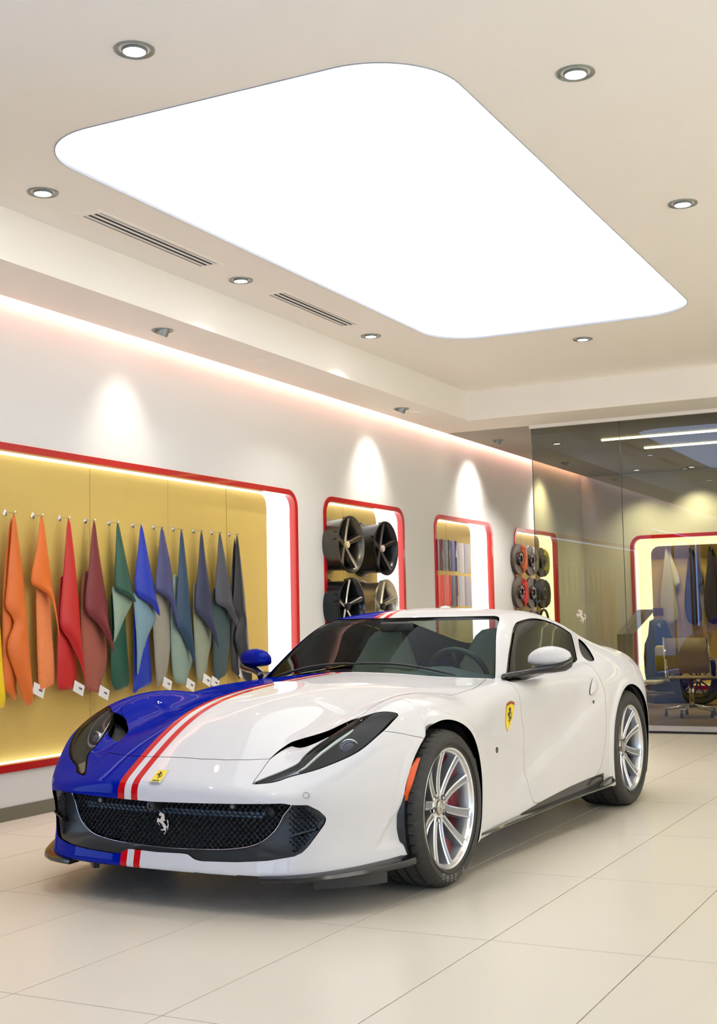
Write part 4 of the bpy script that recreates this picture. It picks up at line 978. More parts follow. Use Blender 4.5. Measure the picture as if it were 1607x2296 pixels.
# ---------------------------------------------------------------- splitter corners, deflectors, skirts, wipers, roof fin
for sd in (1, -1):
    m_ = MB(); ys_ = [.50, .56, .62, .68, .73, .775, .815, .85, .88, .905, .925]
    for i, y in enumerate(ys_):
        x = float(np.interp(y, YF, XF)); f = i/(len(ys_)-1); nx, ny = -1, .0
        if i: dy = .02; x2 = float(np.interp(y+.01, YF, XF)); x1_ = float(np.interp(y-.01, YF, XF)); tx, ty = x2-x1_, dy; l = math.hypot(tx, ty); nx, ny = -ty/l, tx/l
        o = .004+.032*min(1, f*4)*(1 if f < .98 else .9); zb = .152+.010*f+.018*max(0, f-.55)
        for (a, z) in ((-.06, zb-.008), (o, zb-.010), (o+.004, zb-.002), (o, zb+.006+.012*f), (o*.2-.006, zb+.012+.022*f), (-.06, zb+.010)): m_.V.append(cp(x+nx*a, sd*(y+ny*a), z))
    for i in range(len(ys_)-1):
        for j in range(6): m_.F.append((i*6+j, i*6+(j+1) % 6, (i+1)*6+(j+1) % 6, (i+1)*6+j)[::-sd]); m_.M.append(0)
    m_.F += [tuple(range(6)), tuple((len(ys_)-1)*6+j for j in range(6))[::-1]]; m_.M += [0, 0]
    m_.build('splitter', M_black, car, angle=40)
    d_ = MB(); st = [(-.60, .60), (-.55, .66), (-.49, .72), (-.42, .775), (-.34, .815)]
    for (x, y) in st:
        for dx, z in ((0, .145), (.006, .070), (.03, .070), (.03, .145)): d_.V.append(cp(x+dx, sd*(y-dx*.6), z))
    for i in range(4):
        for j in range(4): d_.F.append((i*4+j, i*4+(j+1) % 4, (i+1)*4+(j+1) % 4, (i+1)*4+j)); d_.M.append(0)
    d_.F += [(0, 1, 2, 3), (19, 18, 17, 16)]; d_.M += [0, 0]; d_.build('air_deflector', M_grey, car)
    # side skirt blade, flared into a small winglet ahead of the rear wheel
    k_ = MB(); st = [(.335, .935, .166, .012), (.6, .945, .170, .014), (1.0, .952, .176, .018), (1.4, .958, .182, .024), (1.75, .966, .186, .032), (1.95, .976, .186, .040), (2.10, .988, .190, .040), (2.20, .996, .198, .034), (2.265, .998, .208, .018)]
    for (x, y, z, w) in st:
        for (dy, dz) in ((-.10, -.004), (0, -.006), (.004, 0), (0, .007), (-w-.03, .014), (-.10, .012)): k_.V.append(cp(x, sd*(y+dy), z+dz))
    for i in range(len(st)-1):
        for j in range(6): k_.F.append((i*6+j, i*6+(j+1) % 6, (i+1)*6+(j+1) % 6, (i+1)*6+j)[::sd]); k_.M.append(0)
    k_.F += [tuple(range(6)), tuple((len(st)-1)*6+j for j in range(6))[::-1]]; k_.M += [0, 0]
    k_.build('side_skirt', mat('skirt_lacquer', (.035, .030, .026), .18, coat=.8), car, angle=40)
    u_ = MB(); xs_ = np.linspace(.93, 2.17, 26)
    for x in xs_:
        zt = float(np.interp(x, [.93, 1.2, 1.6, 1.9, 2.17], [.190, .215, .245, .258, .262])); zl = float(np.interp(x, [.93, 2.17], [.178, .20]))
        u_.V += [cp(q[0], sd*q[1], q[2]) for q in flank([(float(x), float(z)) for z in np.linspace(zl, zt, 4)], .003)]
    for i in range(25):
        for j in range(3): u_.F.append((i*4+j, (i+1)*4+j, (i+1)*4+j+1, i*4+j+1)[::sd]); u_.M.append(0)
    u_.build('skirt_panel', M_black, car, smooth=True)
    l_ = MB().tube([cp(x, sd*y, z) for x, y, z in ((2.00, .985, .205), (2.07, .995, .226), (2.16, .995, .236), (2.23, .990, .232), (2.26, .985, .215))], [.006, .007, .007, .007, .005], 8).build('skirt_winglet', M_black, car, smooth=True)
    MB().prism([(.13, .955), (.30, .955), (.30, .80), (.13, .80)], .38, .40, 'y')
    f_ = MB(); f_.V = [cp(x, sd*y, z) for x, y, z in ((.36, .93, .30), (.395, .935, .26), (.36, .93, .19), (.31, .90, .15), (.30, .70, .14), (.33, .70, .32))]; f_.F = [tuple(range(6))[::sd]]; f_.M = [0]; f_.build('mud_flap', M_satin, car)
for (y0, y1, x0) in ((.55, -.05, .93), (-.02, -.62, .90)):
    pts = []
    for k in range(9):
        y = y0+(y1-y0)*k/8; x = .905+.20*y*y+.02+.012*math.sin(math.pi*k/8); z = float(f_roof(np.array(x), np.array(abs(y))))+.012; pts.append(cp(x, y, z))
    w_ = MB().tube(pts, [.004]+[.007]*7+[.004], 6).build('wiper', M_satin, car, smooth=True)
MB().lathe([(.046, -.004), (.044, .006), (.034, .013), (.018, .017), (.001, .018)], 24).build('roof_antenna', M_paint, car, loc=cp(2.05, 0, 1.262), smooth=True).scale = (.7, 1.2, 1)
# cowl strip at the foot of the windscreen
cw_ = MB(); n = 30
for i in range(n+1):
    y = -.74+1.48*i/n
    for dx, dz in ((-.06, -.010), (.03, -.006)): x = .835+.335*y*y+dx; cw_.V.append(cp(x, y, max(float(f_top(np.array(x), np.array(abs(y))))-.004, .0)+dz*0))
for i in range(n): cw_.F.append((2*i, 2*i+1, 2*i+3, 2*i+2)); cw_.M.append(0)
cw_.build('cowl_strip', M_satin, car)
# ---------------------------------------------------------------- cabin
hl = [f for f in rear if np.mean(S.V[list(f), 2]) > .93]
obj('headliner', car_mesh('headliner', S.V, NRM, hl, fold=0, both=True, offset=.022), M_dash, car)
dm = MB(); ys_ = np.linspace(-.72, .72, 37); prf = [(.84, .86), (.92, .885), (1.02, .90), (1.14, .905), (1.24, .885), (1.29, .84), (1.30, .76), (1.24, .62), (1.2, .45)]
for y in ys_:
    hump = .045*math.exp(-((y-.38)/.16)**2)
    for k, (x, z) in enumerate(prf): dm.V.append(cp(x+.30*y*y*(1 if k < 4 else .6), y, z+(hump if 2 <= k <= 5 else 0)-.05*abs(y)**3-.012))
n = len(prf)
for i in range(36):
    for j in range(n-1): dm.F.append((i*n+j, (i+1)*n+j, (i+1)*n+j+1, i*n+j+1)); dm.M.append(0)
dm.build('dashboard', M_dash, car, smooth=True)
sw = bpy.data.objects.new('steering_wheel', None); COL.objects.link(sw); sw.parent = car; sw.location = cp(1.40, .38, .865); sw.rotation_euler = (math.radians(-66), 0, 0)
MB().tube([(.178*math.cos(q)*1.0, .172*math.sin(q), 0) for q in np.linspace(0, 2*math.pi, 40, endpoint=False)], .0165, 10, closed=True).build('wheel_rim', mat('steering_leather', (.02, .024, .026), .35), sw, smooth=True)
MB().lathe([(.055, -.02), (.06, .005), (.045, .022), (.001, .026)], 24).build('wheel_boss', M_satin, sw, smooth=True)
for a in (0, 180, 270): c, s = math.cos(math.radians(a)), math.sin(math.radians(a)); MB().tube([(c*.05, s*.05, 0), (c*.17, s*.17, -.004)], [.02, .012], 8).build('wheel_spoke', M_satin, sw, smooth=True)
def seat(y):
    t = bpy.data.objects.new('seat', None); COL.objects.link(t); t.parent = car; t.location = cp(1.80, y, 0)
    # shell section list: z, half width, depth centre x, thickness
    st = [(.40, .235, .02, .09), (.52, .245, .05, .09), (.66, .25, .085, .085), (.80, .245, .12, .08), (.90, .225, .145, .075), (.97, .185, .165, .07), (1.04, .15, .185, .065), (1.09, .125, .198, .055), (1.125, .085, .205, .035), (1.135, .03, .207, .012)]
    b = MB(); n = 20
    for (z, w, x, d) in st:
        for j in range(n): q = 2*math.pi*j/n; c, s = math.cos(q), math.sin(q); b.V.append((w*math.copysign(abs(c)**.6, c), x+d*.5*math.copysign(abs(s)**.7, s)-.05*abs(c)**3*(1 if s < 0 else .3), z))
    for i in range(len(st)-1):
        for j in range(n): b.F.append((i*n+j, i*n+(j+1) % n, (i+1)*n+(j+1) % n, (i+1)*n+j)); b.M.append(0)
    b.F.append(tuple((len(st)-1)*n+j for j in range(n))); b.M.append(0); b.build('seat_back', M_tan, t, smooth=True)
    c_ = MB(); c_.bbox((-.24, -.42, .28), (.24, .08, .42), .05); c_.build('seat_cushion', M_tan, t, angle=60)
for y in (.37, -.37): seat(y)
MB().bbox((-.11, 1.36, 1.125), (.11, 1.385, 1.185), .02).build('rear_view_mirror', M_satin, car, angle=60)
fl_ = MB(); fl_.box((-.66, 1.1, .19), (.66, 2.35, .22)); fl_.box((-.66, 2.35, .19), (.66, 2.38, .86)); fl_.box((-.62, 2.35, .84), (.62, 3.1, .86)); fl_.box((-.12, 1.3, .2), (.12, 2.35, .55)); fl_.build('cabin_floor', M_dash, car)
for sd in (1, -1): obj('door_card', car_mesh('door_card', S.V, NRM, door, fold=0, side=sd, offset=.06), mat('door_card_brown', (.05, .038, .034), .6), doors[0 if sd > 0 else 1])
MB().box((-.62, -.45, .18), (.62, .40, .55)).build('engine_block', M_satin, car)
# ------------------------------------------------------------------ hanging hides on pegs in the long niche
def drape(name, poly, w0, w1, wave, m, parent, nr=30, nc=9, ph=0.):
    """hanging leather sheet: outline (along wall, down) filled row by row, bowed away from the wall"""
    P_ = [np.array(p, float) for p in poly]; b0 = max(p[1] for p in P_); b1 = min(p[1] for p in P_); V_ = []; F_ = []
    for i in range(nr+1):
        b = b0+(b1-b0)*(.004+.992*i/nr); xs = []
        for k in range(len(P_)):
            p, q = P_[k], P_[(k+1) % len(P_)]
            if (p[1] > b) != (q[1] > b): xs.append(p[0]+(q[0]-p[0])*(b-p[1])/(q[1]-p[1]))
        lo, hi = min(xs)*.9, max(xs)*.9; f = i/nr
        for j in range(nc+1):
            s = j/nc; a = lo+(hi-lo)*s
            w = w0+(w1-w0)*f+wave*f**.7*math.sin(math.pi*(s*1.25+ph))*min(1, (hi-lo)/.12)
            V_.append((w, a, b))
    for i in range(nr):
        for j in range(nc): k = i*(nc+1)+j; F_.append((k, k+1, k+nc+2, k+nc+1))
    o = obj(name, mesh(name, V_, F_, True), m, parent); md = o.modifiers.new('thickness', 'SOLIDIFY'); md.thickness = .003; return o
def leather(nm, c): return mat('leather_'+nm, c, .48, bump=(300, .2))
def suede(nm, c): return mat('suede_'+nm, c, .95, noise=(40, .12))
def sm(pts): return [tuple(p) for p in closed_spline(pts, 3)]
fA = [(0, 0), (.041, -.161), (.106, -.524), (.15, -.95), (.169, -1.201), (.081, -1.221), (.0, -1.05), (-.081, -.894), (-.07, -.80), (-.011, -.711), (-.05, -.65), (-.10, -.60), (-.075, -.45), (-.03, -.15)]
bA = [(0, -.03), (.045, -.5), (.06, -1.157), (-.04, -1.14), (-.10, -1.124), (-.098, -.832), (-.085, -.45)]
fO = [(0, 0), (.054, -.195), (.105, -.45), (.152, -.814), (.125, -.70), (.093, -.594), (.04, -.53), (-.022, -.493), (-.143, -.450), (-.06, -.20)]
bO = [(-.03, -.35), (.10, -.45), (.152, -.80), (.175, -.95), (.181, -1.125), (.08, -1.14), (-.029, -1.150)]
fR = [(0, 0), (.05, -.2), (.10, -.55), (.125, -.85), (.143, -1.114), (.12, -1.04), (.084, -.967), (-.026, -.82), (-.115, -.710), (-.06, -.35)]
bR = [(-.06, -.40), (.09, -.55), (.115, -.85), (.13, -1.09), (.104, -1.159), (-.01, -1.13), (-.115, -1.102)]
fM = [(0, 0), (.046, -.173), (.131, -.515), (.175, -.78), (.193, -.93), (.12, -.83), (-.017, -.709), (-.141, -.609), (-.07, -.30)]
bM = [(-.07, -.35), (.13, -.52), (.18, -.80), (.199, -.97), (.16, -1.08), (.125, -1.13), (.103, -1.205), (-.01, -1.165), (-.119, -1.132), (-.14, -.62)]
fG = [(0, 0), (.05, -.12), (.117, -.315), (.160, -.48), (.182, -.571), (.06, -.52), (-.07, -.470), (-.04, -.22)]
mG = [(-.07, -.46), (.06, -.50), (.183, -.56), (.175, -.60), (.10, -.68), (.04, -.76), (-.053, -.847), (-.084, -.831), (-.08, -.60)]
bG = [(-.05, -.50), (.12, -.60), (.14, -.755), (.165, -.95), (.182, -1.163), (.08, -1.18), (-.023, -1.200), (-.079, -1.103), (-.07, -.80)]
fB = [(0, 0), (.05, -.12), (.09, -.259), (.15, -.47), (.194, -.669), (.08, -.58), (-.113, -.495), (-.05, -.20)]
mB = [(-.11, -.49), (.05, -.56), (.194, -.665), (.17, -.73), (.09, -.82), (.04, -.92), (-.03, -1.03), (-.092, -1.09), (-.10, -.80)]
bB = [(-.06, -.55), (.13, -.72), (.14, -.85), (.155, -1.0), (.165, -1.169), (.03, -1.185), (-.099, -1.225), (-.085, -1.07)]
fS = [(0, 0), (.06, -.12), (.122, -.29), (.155, -.52), (.183, -.775), (.14, -.70), (.10, -.62), (.062, -.560), (-.03, -.51), (-.126, -.480), (-.06, -.20)]
bS = [(-.06, -.40), (.12, -.45), (.17, -.72), (.197, -.855), (.15, -.97), (.113, -1.087), (.055, -1.180), (-.02, -1.165), (-.085, -1.152), (-.115, -.60)]
fK = [(0, 0), (.05, -.12), (.13, -.38), (.19, -.62), (.214, -.76), (.10, -.66), (.02, -.60), (-.11, -.56), (-.05, -.22)]
bK = [(-.06, -.45), (.16, -.60), (.205, -.74), (.20, -.88), (.16, -1.02), (.13, -1.14), (.02, -1.17), (-.09, -1.205), (-.10, -.70)]
HIDES = [   # name, label, colour, reverse colour, outlines, which side shows at the back
 ('yellow', 'yellow leather hide hanging on a peg beside the orange hides', (.80, .55, .01), (.60, .42, .05), fA, bA, None, 'f'),
 ('orange', 'orange leather hide hanging with a long single drop, next to the yellow one', (.62, .135, .015), (.50, .12, .02), fA, bA, None, 'f'),
 ('orange_light', 'orange leather hide with a short folded-over flap, between orange and red hides', (.66, .14, .012), (.72, .22, .07), fO, bO, None, 's'),
 ('red', 'bright red leather hide hanging on a peg', (.46, .008, .008), (.50, .05, .03), fR, bR, None, 'f'),
 ('maroon', 'maroon leather hide with brown suede reverse', (.155, .014, .018), (.30, .085, .055), fM, bM, None, 's'),
 ('green', 'dark green leather hide with pale green suede fold', (.008, .07, .042), (.24, .33, .25), fG, bG, mG, 'f'),
 ('blue', 'vivid blue leather hide with grey-blue suede fold', (.002, .025, .36), (.16, .27, .33), fB, bB, mB, 'f'),
 ('slate', 'violet-grey leather hide with taupe suede reverse', (.045, .050, .15), (.27, .25, .20), fS, bS, None, 's'),
 ('petrol', 'petrol blue leather hide with a grey-green suede end', (.012, .045, .095), (.22, .30, .25), fR, bM, None, 's'),
 ('navy', 'navy leather hide with olive grey suede reverse', (.018, .024, .068), (.24, .27, .20), fM, bS, None, 's'),
 ('graphite', 'wide graphite grey leather hide with teal-grey fold', (.048, .052, .068), (.045, .075, .080), fK, bK, None, 's'),
 ('black', 'black leather hide at the end of the row of hides', (.012, .014, .018), (.05, .055, .06), fA, bA, None, 'f')]
HV = [6.016]+[v*.9467 for v in (6.618, 6.896, 7.18, 7.466, 7.745, 8.04, 8.31, 8.58, 8.869, 9.146, 9.422)]
tagm = mat('tag_white', (.78, .77, .75), .6); inkm = mat('tag_ink', (.10, .10, .10), .7)
for i, (nm, lab, c, r, fp, bp_, mp_, bs) in enumerate(HIDES):
    u0 = UW-.06; t = thing('leather_hide', lab, 'leather hide', (u0, HV[i], 1.935), group='leather hides hanging in the long niche')
    Lm, Sm = leather(nm, c), suede(nm, r); ph = random.uniform(-.15, .15)
    drape('front_fold', sm(fp), .012, .050, .030, Lm, t, ph=ph)
    if mp_: drape('suede_fold', sm(mp_), .018, .030, .026, Sm, t, ph=ph+.3)
    drape('back_fold', sm(bp_), -.008, .004, .022, Sm if bs == 's' else Lm, t, ph=ph+.15)
    lx = min(p[0] for p in bp_ if p[1] < -1.05)
    br = max((p for p in bp_), key=lambda p: p[0]-p[1]*1.2)
    if nm in ('orange', 'green', 'blue', 'yellow'): continue_tag = False
    else: continue_tag = True
    zb_ = min(bp_, key=lambda p: p[1])
    if continue_tag: tg = MB().add([(.020, 0, 0), (.020, .105, -.045), (.020, .085, -.115), (.020, -.020, -.070)], [(0, 1, 2, 3)]).build('paper_tag', tagm, t, loc=(0.0, zb_[0]-.045, zb_[1]+.060))
    if continue_tag: MB().add([(.0215, .045, -.048), (.0215, .078, -.062), (.0215, .075, -.072), (.0215, .042, -.058)], [(0, 1, 2, 3)]).build('bar_code', inkm, tg)
    p_ = MB(); p_.lathe([(.001, -.062), (.020, -.062), (.020, -.058), (.006, -.055), (.005, .020), (.008, .022), (.008, .028), (.001, .030)], 18, 'x')
    p_.build('peg', M_chrome, t, angle=40)
# ------------------------------------------------------------------ bare wheels in the second niche
def display_rim(label, v, z, m, mface, cap, spoke_w):
    t = thing('bare_rim', label, 'wheel rim', (-5.45, v, z), group='bare wheels in the second niche')
    R_ = .268
    MB().lathe([(R_-.014, -.004), (R_-.008, .004), (R_, .002), (R_+.001, -.010), (R_-.016, -.018), (R_-.024, -.05), (R_-.030, -.20), (R_-.014, -.262), (R_, -.27), (R_, -.278), (R_-.02, -.276), (R_-.045, -.2), (R_-.040, -.05), (R_-.022, -.012)], 72, 'x', closed=True).build('barrel', m, t, angle=35)
    MB().lathe([(.001, -.23), (R_-.045, -.23)], 48, 'x').build('back_disc', M_dark, t)
    for k in range(5):
        a = math.radians(90+72*k); sp = MB(); st = 8
        for i in range(st):
            f = i/(st-1); r = .02+(R_-.030)*f; x = -.055+.046*f**1.6; w = spoke_w*(.55+.55*f+.25*(f < .2))
            for o, dx in ((-w-.012, -.05), (-w, -.006), (-w*.35, 0.003), (0, -.006*(1-f)), (w*.35, 0.003), (w, -.006), (w+.012, -.05)): sp.V.append((x+dx, r*math.cos(a)-o*math.sin(a), r*math.sin(a)+o*math.cos(a)))
        for i in range(st-1):
            for j in range(6): sp.F.append((i*7+j, (i+1)*7+j, (i+1)*7+j+1, i*7+j+1)); sp.M.append(1 if j in (1, 4) else 0)
        sp.build('spoke', [m, mface], t, angle=25)
    MB().lathe([(.034, -.07), (.034, -.034), (.028, -.028), (.001, -.027)], 28, 'x').build('centre_cap', cap, t, angle=35)
    MB().lathe([(.06, -.20), (.06, -.30), (.001, -.30)], 20, 'x').build('mount', M_dark, t)
dkg = mat('rim_gunmetal', (.10, .092, .075), .3, .9); blk = mat('rim_black', (.014, .014, .016), .3, .4); gold = mat('rim_champagne', (.50, .46, .36), .28, .9); blk2 = mat('rim_gloss_black', (.02, .024, .028), .15, .6)
display_rim('gunmetal bare wheel with star spokes, upper one beside the black wheel', 10.54, 1.912, dkg, mat('rim_face_bronze', (.30, .25, .19), .3, .9), mat('cap_yellow', (.75, .60, .30), .4), .026)
display_rim('matt black bare wheel, upper one nearest the lit side of its niche', 11.29, 1.907, blk, mat('rim_face_dark', (.10, .08, .065), .35, .7), mat('cap_pale', (.62, .50, .42), .4), .026)
display_rim('glossy black bare wheel with bright edges below the gunmetal wheel', 10.535, 1.335, blk2, mat('rim_face_bright', (.65, .63, .58), .2, .9), M_dark, .022)
display_rim('pale champagne bare wheel below the matt black wheel', 11.275, 1.335, gold, mat('rim_face_pale', (.75, .72, .62), .25, .9), M_dark, .022)
# ------------------------------------------------------------------ painted sample boards in the third niche
BC = [('maroon and white', (.10, .008, .012), (.72, .66, .66)), ('black with pale bands', (.035, .028, .025), (.60, .52, .50)), ('violet and pale lilac', (.05, .028, .16), (.62, .60, .78)), ('cream white', (.74, .70, .68), (.70, .66, .66)), ('pale lilac grey', (.52, .49, .55), (.55, .52, .58)),
      ('scarlet', (.62, .040, .012), (.55, .03, .01)), ('scarlet with a white flash', (.58, .032, .010), (.78, .72, .70)), ('aubergine grey and white', (.095, .065, .085), (.72, .70, .72)), ('off-white', (.66, .60, .64), (.6, .56, .6)), ('silver lilac', (.50, .47, .54), (.52, .5, .56))]
for k, (nm, c, c2) in enumerate(BC):
    col = k % 5; row = k//5; v = 12.915+col*.192+(.0 if col < 3 else .012); z1 = (2.085, 1.693)[row]-(.015 if col > 2 and row == 0 else 0); hgt = .345
    t = thing('sample_board', nm+' painted sample board in the '+('upper' if row == 0 else 'lower')+' row of the third niche', 'sample board', (-5.62, v, z1-hgt), group='painted sample boards')
    V_ = []; F_ = []; n = 8
    for i in range(n+1):
        f = i/n; a = .150*f; w = .045*math.sin(math.pi*f*.9+.25)
        for z in (0, hgt): V_.append((w, a, z)); V_.append((w-.008, a, z))
    for i in range(n): b = i*4; F_ += [(b, b+4, b+6, b+2), (b+1, b+3, b+7, b+5), (b+2, b+6, b+7, b+3), (b, b+1, b+5, b+4)]
    F_ += [(0, 2, 3, 1), (n*4, n*4+1, n*4+3, n*4+2)]
    obj('board', mesh('board', V_, F_), mat('board_%d' % k, c, .25, coat=.4), t)
    if k in (0, 1, 2, 6, 7):
        pts = {0: [(.05, .22), (.15, .20), (.15, .27), (.05, .24)], 1: [(.02, .20), (.15, .25), (.15, .17), (.06, .19)], 2: [(.07, .02), (.14, .01), (.15, .34), (.09, .34), (.05, .15), (.08, .17)], 6: [(.09, .01), (.14, .01), (.08, .07)], 7: [(.02, .0), (.09, .12), (.08, .345), (.15, .345), (.15, .16), (.09, .0)]}[k]
        Vp = [(.0025+.045*math.sin(math.pi*(a/.15)*.9+.25), a, z) for a, z in pts]; obj('stripe', mesh('stripe', Vp, [tuple(range(len(Vp)))]), mat('board2_%d' % k, c2, .3), t)
# ------------------------------------------------------------------ brake discs with calipers in the fourth niche
BD = [(15.455, 1.955, (.62, .10, .01), 'orange'), (15.895, 1.949, (.60, .58, .62), 'silver'), (16.345, 1.939, (.62, .52, .01), 'yellow'), (15.455, 1.530, (.50, .008, .012), 'red'), (15.905, 1.526, (.012, .012, .014), 'black'), (16.35, 1.521, (.03, .032, .036), 'dark grey'),
      (15.50, 1.10, (.30, .02, .02), 'dark red'), (15.95, 1.10, (.02, .02, .02), 'satin black')]
for (v, z, c, nm) in BD:
    t = thing('brake_disc_display', 'brake disc with '+nm+' caliper on the back of the fourth niche', 'brake disc', (-5.60, v, z), group='brake discs in the fourth niche')
    MB().lathe([(.075, .02), (.195, .02), (.198, .016), (.198, -.012), (.195, -.016), (.075, -.016)], 48, 'x').build('disc', mat('ceramic_disc', (.10, .08, .065), .4, .3), t, angle=35)
    MB().lathe([(.090, .02), (.086, .045), (.07, .052), (.045, .052), (.040, .03), (.001, .03)], 36, 'x').build('bell', mat('bell_dark', (.05, .04, .035), .25, .7), t, angle=35)
    for q in range(8): a = q*math.pi/4; MB().lathe([(.008, .04), (.008, .056), (.001, .058)], 8, 'x', (0, .072*math.cos(a), .072*math.sin(a))).build('bolt', M_chrome, t)
    cm = MB(); st = 12
    for i in range(st):
        a = math.radians(-52+104*i/(st-1)); e = 1-.4*abs(2*i/(st-1)-1)**6
        for r, x in ((.130, .045), (.150, .058), (.215, .058), (.235, .03), (.235, -.05), (.130, -.05)): cm.V.append((x*e, r*math.cos(a), r*math.sin(a)))
    for i in range(st-1):
        for j in range(6): cm.F.append((i*6+j, (i+1)*6+j, (i+1)*6+(j+1) % 6, i*6+(j+1) % 6)); cm.M.append(0)
    cm.F += [tuple(range(6)), tuple((st-1)*6+j for j in range(6))[::-1]]; cm.M += [0, 0]
    cm.build('caliper', mat('caliper_'+nm.replace(' ', '_'), c, .3, coat=.3), t, angle=35)
    MB().lathe([(.03, -.015), (.03, -.15), (.001, -.15)], 14, 'x').build('mount', M_dark, t)
t = thing('display_steering_wheel', 'dark steering wheel mounted low in the fourth niche', 'steering wheel', (-5.60, 16.42, 1.13), group=None)
MB().tube([(.0, .175*math.cos(q), .175*math.sin(q)) for q in np.linspace(0, 2*math.pi, 40, endpoint=False)], .017, 8, closed=True).build('wheel_rim', M_satin, t, smooth=True)
MB().lathe([(.055, -.03), (.055, .0), (.03, .012), (.001, .014)], 20, 'x').build('wheel_boss', M_satin, t, smooth=True)
for a in (0, 180, 270): c, s = math.cos(math.radians(a)), math.sin(math.radians(a)); MB().tube([(-.005, c*.04, s*.04), (0, c*.17, s*.17)], [.02, .012], 8).build('wheel_spoke', M_satin, t, smooth=True)
MB().lathe([(.02, -.03), (.02, -.15), (.001, -.15)], 12, 'x').build('mount', M_dark, t)
# ------------------------------------------------------------------ seen through the glass
V2, F2 = horse(.150, .002); tag(obj('glass_emblem', mesh('glass_emblem', V2, F2), mat('emblem_white', (.75, .70, .62), .5), None, (-4.056, VG-.006, 1.203)), 'small pale rearing horse emblem stuck on the glass partition', 'emblem')
for (u, c, c2, nm, lab) in ((-4.42, (.60, .55, .44), (.72, .70, .66), 'cream', 'cream leather hide hanging in the niche behind the glass'), (-4.08, (.050, .032, .022), (.06, .045, .03), 'dark_brown', 'dark brown leather hide in the niche behind the glass'), (-3.80, (.035, .028, .035), (.05, .04, .05), 'aubergine', 'dark aubergine leather hide in the niche behind the glass')):
    t = thing('leather_hide', lab, 'leather hide', (u, VB+.08, 2.18), -math.pi/2, group='leather hides behind the glass')
    drape('front_fold', sm([(0, 0), (.05, -.2), (.11, -.62), (.15, -1.05), (-.05, -1.10), (-.115, -.80), (-.05, -.3)]), .01, .03, .02, leather(nm, c), t)
    drape('back_fold', sm([(.02, -.05), (.12, -.25), (.20, -.52), (.12, -.60), (.10, -.9), (.02, -.9)]), -.02, -.01, .02, suede(nm, c2), t)
    MB().lathe([(.001, -.06), (.018, -.06), (.005, -.055), (.005, .02), (.001, .025)], 14, 'x').build('peg', M_chrome, t)
# sport seat on the niche sill
navy = mat('seat_navy', (.015, .020, .035), .5); yel = mat('seat_yellow', (.42, .34, .02), .5)
t = thing('sport_seat', 'navy and yellow bucket seat standing in front of the far niche', 'seat', (-4.40, VB-.42, 0), .5)
sb = MB(); st = [(.16, .24, .10), (.40, .26, .09), (.62, .25, .09), (.80, .22, .08), (.92, .16, .08), (1.02, .14, .07), (1.12, .12, .05), (1.15, .06, .02)]; n = 18
for (z, w, d) in st:
    for j in range(n): q = 2*math.pi*j/n; c, s = math.cos(q), math.sin(q); sb.V.append((w*math.copysign(abs(c)**.6, c), (z-.2)*.25+d*.5*math.copysign(abs(s)**.7, s), z))
for i in range(len(st)-1):
    for j in range(n): sb.F.append((i*n+j, i*n+(j+1) % n, (i+1)*n+(j+1) % n, (i+1)*n+j)); sb.M.append(0)
sb.build('seat_back', navy, t, smooth=True)
MB().bbox((-.25, -.50, .16), (.25, .06, .34), .05).build('seat_cushion', navy, t, angle=60)
MB().bbox((-.13, -.075, .40), (.13, -.015, .78), .03).build('seat_inlay', yel, t, angle=60)
MB().bbox((-.27, -.48, 0), (.27, .05, .10), .02).build('seat_base', M_dark, t)
V2, F2 = horse(.07, .004); obj('headrest_emblem', mesh('headrest_emblem', V2, F2), tagm, t, (0, .165, 1.06))
# display wheel leaning beside the seat
t = thing('spare_tyre', 'dark multi-spoke wheel with tyre standing before the far niche', 'wheel', (-3.80, VB-1.1, .34), .5)
MB().lathe([(.23, -.10), (.30, -.12), (.335, -.10), (.34, 0), (.335, .10), (.30, .12), (.23, .10)], 48, 'y').build('tyre', M_rubber, t, angle=40)
MB().lathe([(.235, -.11), (.24, -.09), (.225, -.02), (.225, .1)], 48, 'y').build('barrel', mat('barrel_navy', (.02, .025, .04), .3, .5), t, angle=40)
for k in range(10):
    a = k*math.pi/5; c, s = math.cos(a), math.sin(a); MB().tube([(c*.03, -.06, s*.03), (c*.13, -.075, s*.13), (c*.232, -.095, s*.232)], [.016, .011, .010], 6).build('spoke', mat('spoke_blue_grey', (.10, .13, .2), .3, .8), t)
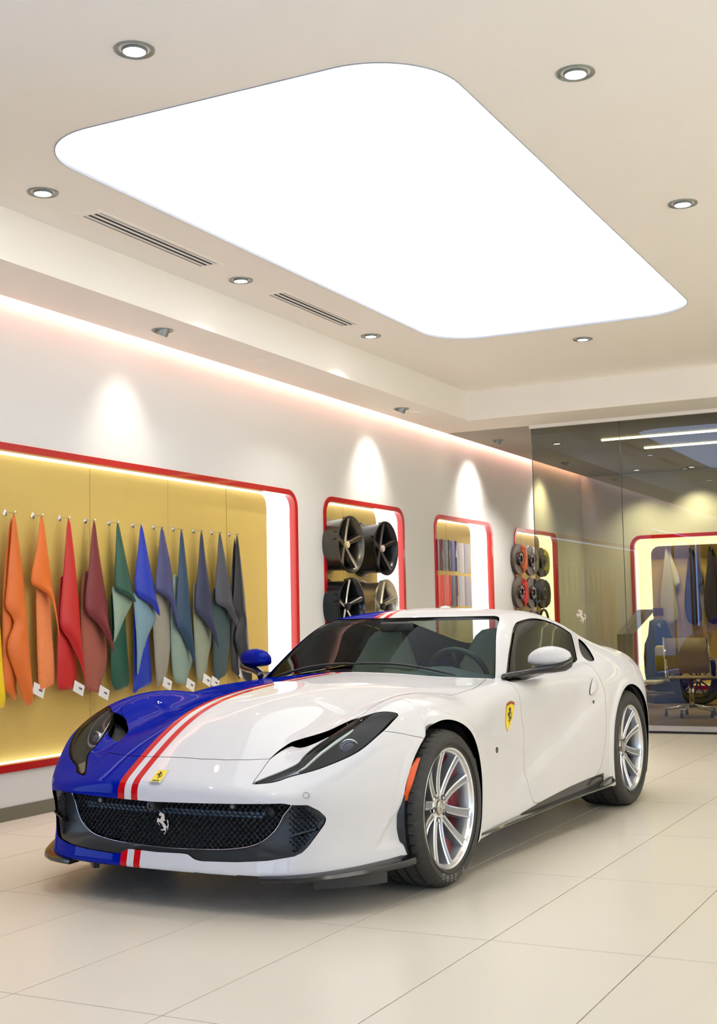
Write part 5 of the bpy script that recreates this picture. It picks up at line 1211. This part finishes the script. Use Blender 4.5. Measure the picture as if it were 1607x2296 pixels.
# reception console
t = thing('reception_console', 'white and olive angled reception console beyond the glass', 'console', (-4.62, 16.9, 0), 0)
MB().bbox((-.06, -.25, 0), (.02, .25, .96), .006).build('end_panel', mat('console_olive', (.30, .25, .06), .5), t)
MB().add([(-.07, -.27, .96), (.03, -.27, .96), (.34, -.27, 1.28), (.24, -.27, 1.28), (-.07, .27, .96), (.03, .27, .96), (.34, .27, 1.28), (.24, .27, 1.28)], [(0, 1, 2, 3), (7, 6, 5, 4), (0, 3, 7, 4), (1, 5, 6, 2), (3, 2, 6, 7), (0, 4, 5, 1)]).build('screen_top', mat('console_white', (.70, .71, .74), .4), t)
MB().bbox((.02, -.24, .30), (.42, .24, .34), .006).build('console_shelf', mat('console_white', (.7, .7, .7), .4), t)
tag(MB().bbox((-.075, -.012, -.06), (.075, .012, .06), .004).build('wall_plaque', mat('plaque_brown', (.16, .07, .02), .5), None, loc=(-4.545, VB-.03+.0, 1.25)), 'small square brown plaque in front of the far niche', 'plaque')
# swivel chair on the carpet
M_mesh = mat('chair_mesh', (.33, .25, .12), .6); t = thing('office_chair', 'tan mesh swivel office chair with chrome arms on the carpet', 'chair', (-3.44, 15.35, 0), .35)
def sheet(prof, w, m, nm):
    V_ = []; F_ = []
    for (y, z) in prof:
        for x in (-w, -w*.33, w*.33, w): V_.append((x, y-.012*(1-(x/w)**2), z))
    for i in range(len(prof)-1):
        for j in range(3): F_.append((i*4+j, i*4+j+1, i*4+j+5, i*4+j+4))
    o = obj(nm, mesh(nm, V_, F_, True), m, t); md = o.modifiers.new('thickness', 'SOLIDIFY'); md.thickness = .012
sheet([(-.26, .46), (-.22, .475), (0, .455), (.18, .45), (.24, .47)], .25, M_mesh, 'seat')
sheet([(.22, .50), (.25, .60), (.29, .75), (.34, .92)], .25, M_mesh, 'backrest')
for s in (-1, 1):
    MB().tube([(s*.26, -.24, .465), (s*.26, .0, .452), (s*.26, .22, .47), (s*.26, .27, .62), (s*.26, .345, .93)], .012, 8).build('side_rail', M_chrome, t, smooth=True)
    MB().tube([(s*.28, -.10, .46), (s*.29, -.12, .58), (s*.29, -.10, .655), (s*.29, .05, .665), (s*.28, .27, .66)], .011, 8).build('armrest', M_chrome, t, smooth=True)
MB().tube([(0, 0, .45), (0, 0, .10)], .03, 12).build('column', M_chrome, t, smooth=True)
for k in range(5):
    a = k*2*math.pi/5+.4; c, s = math.cos(a), math.sin(a); MB().tube([(0, 0, .13), (c*.30, s*.30, .085)], [.022, .014], 8).build('base_leg', M_chrome, t, smooth=True)
    MB().tube([(c*.30, s*.30, .09), (c*.30, s*.30, .0)], [.010, .022], 8).build('glide', M_dark, t, smooth=True)
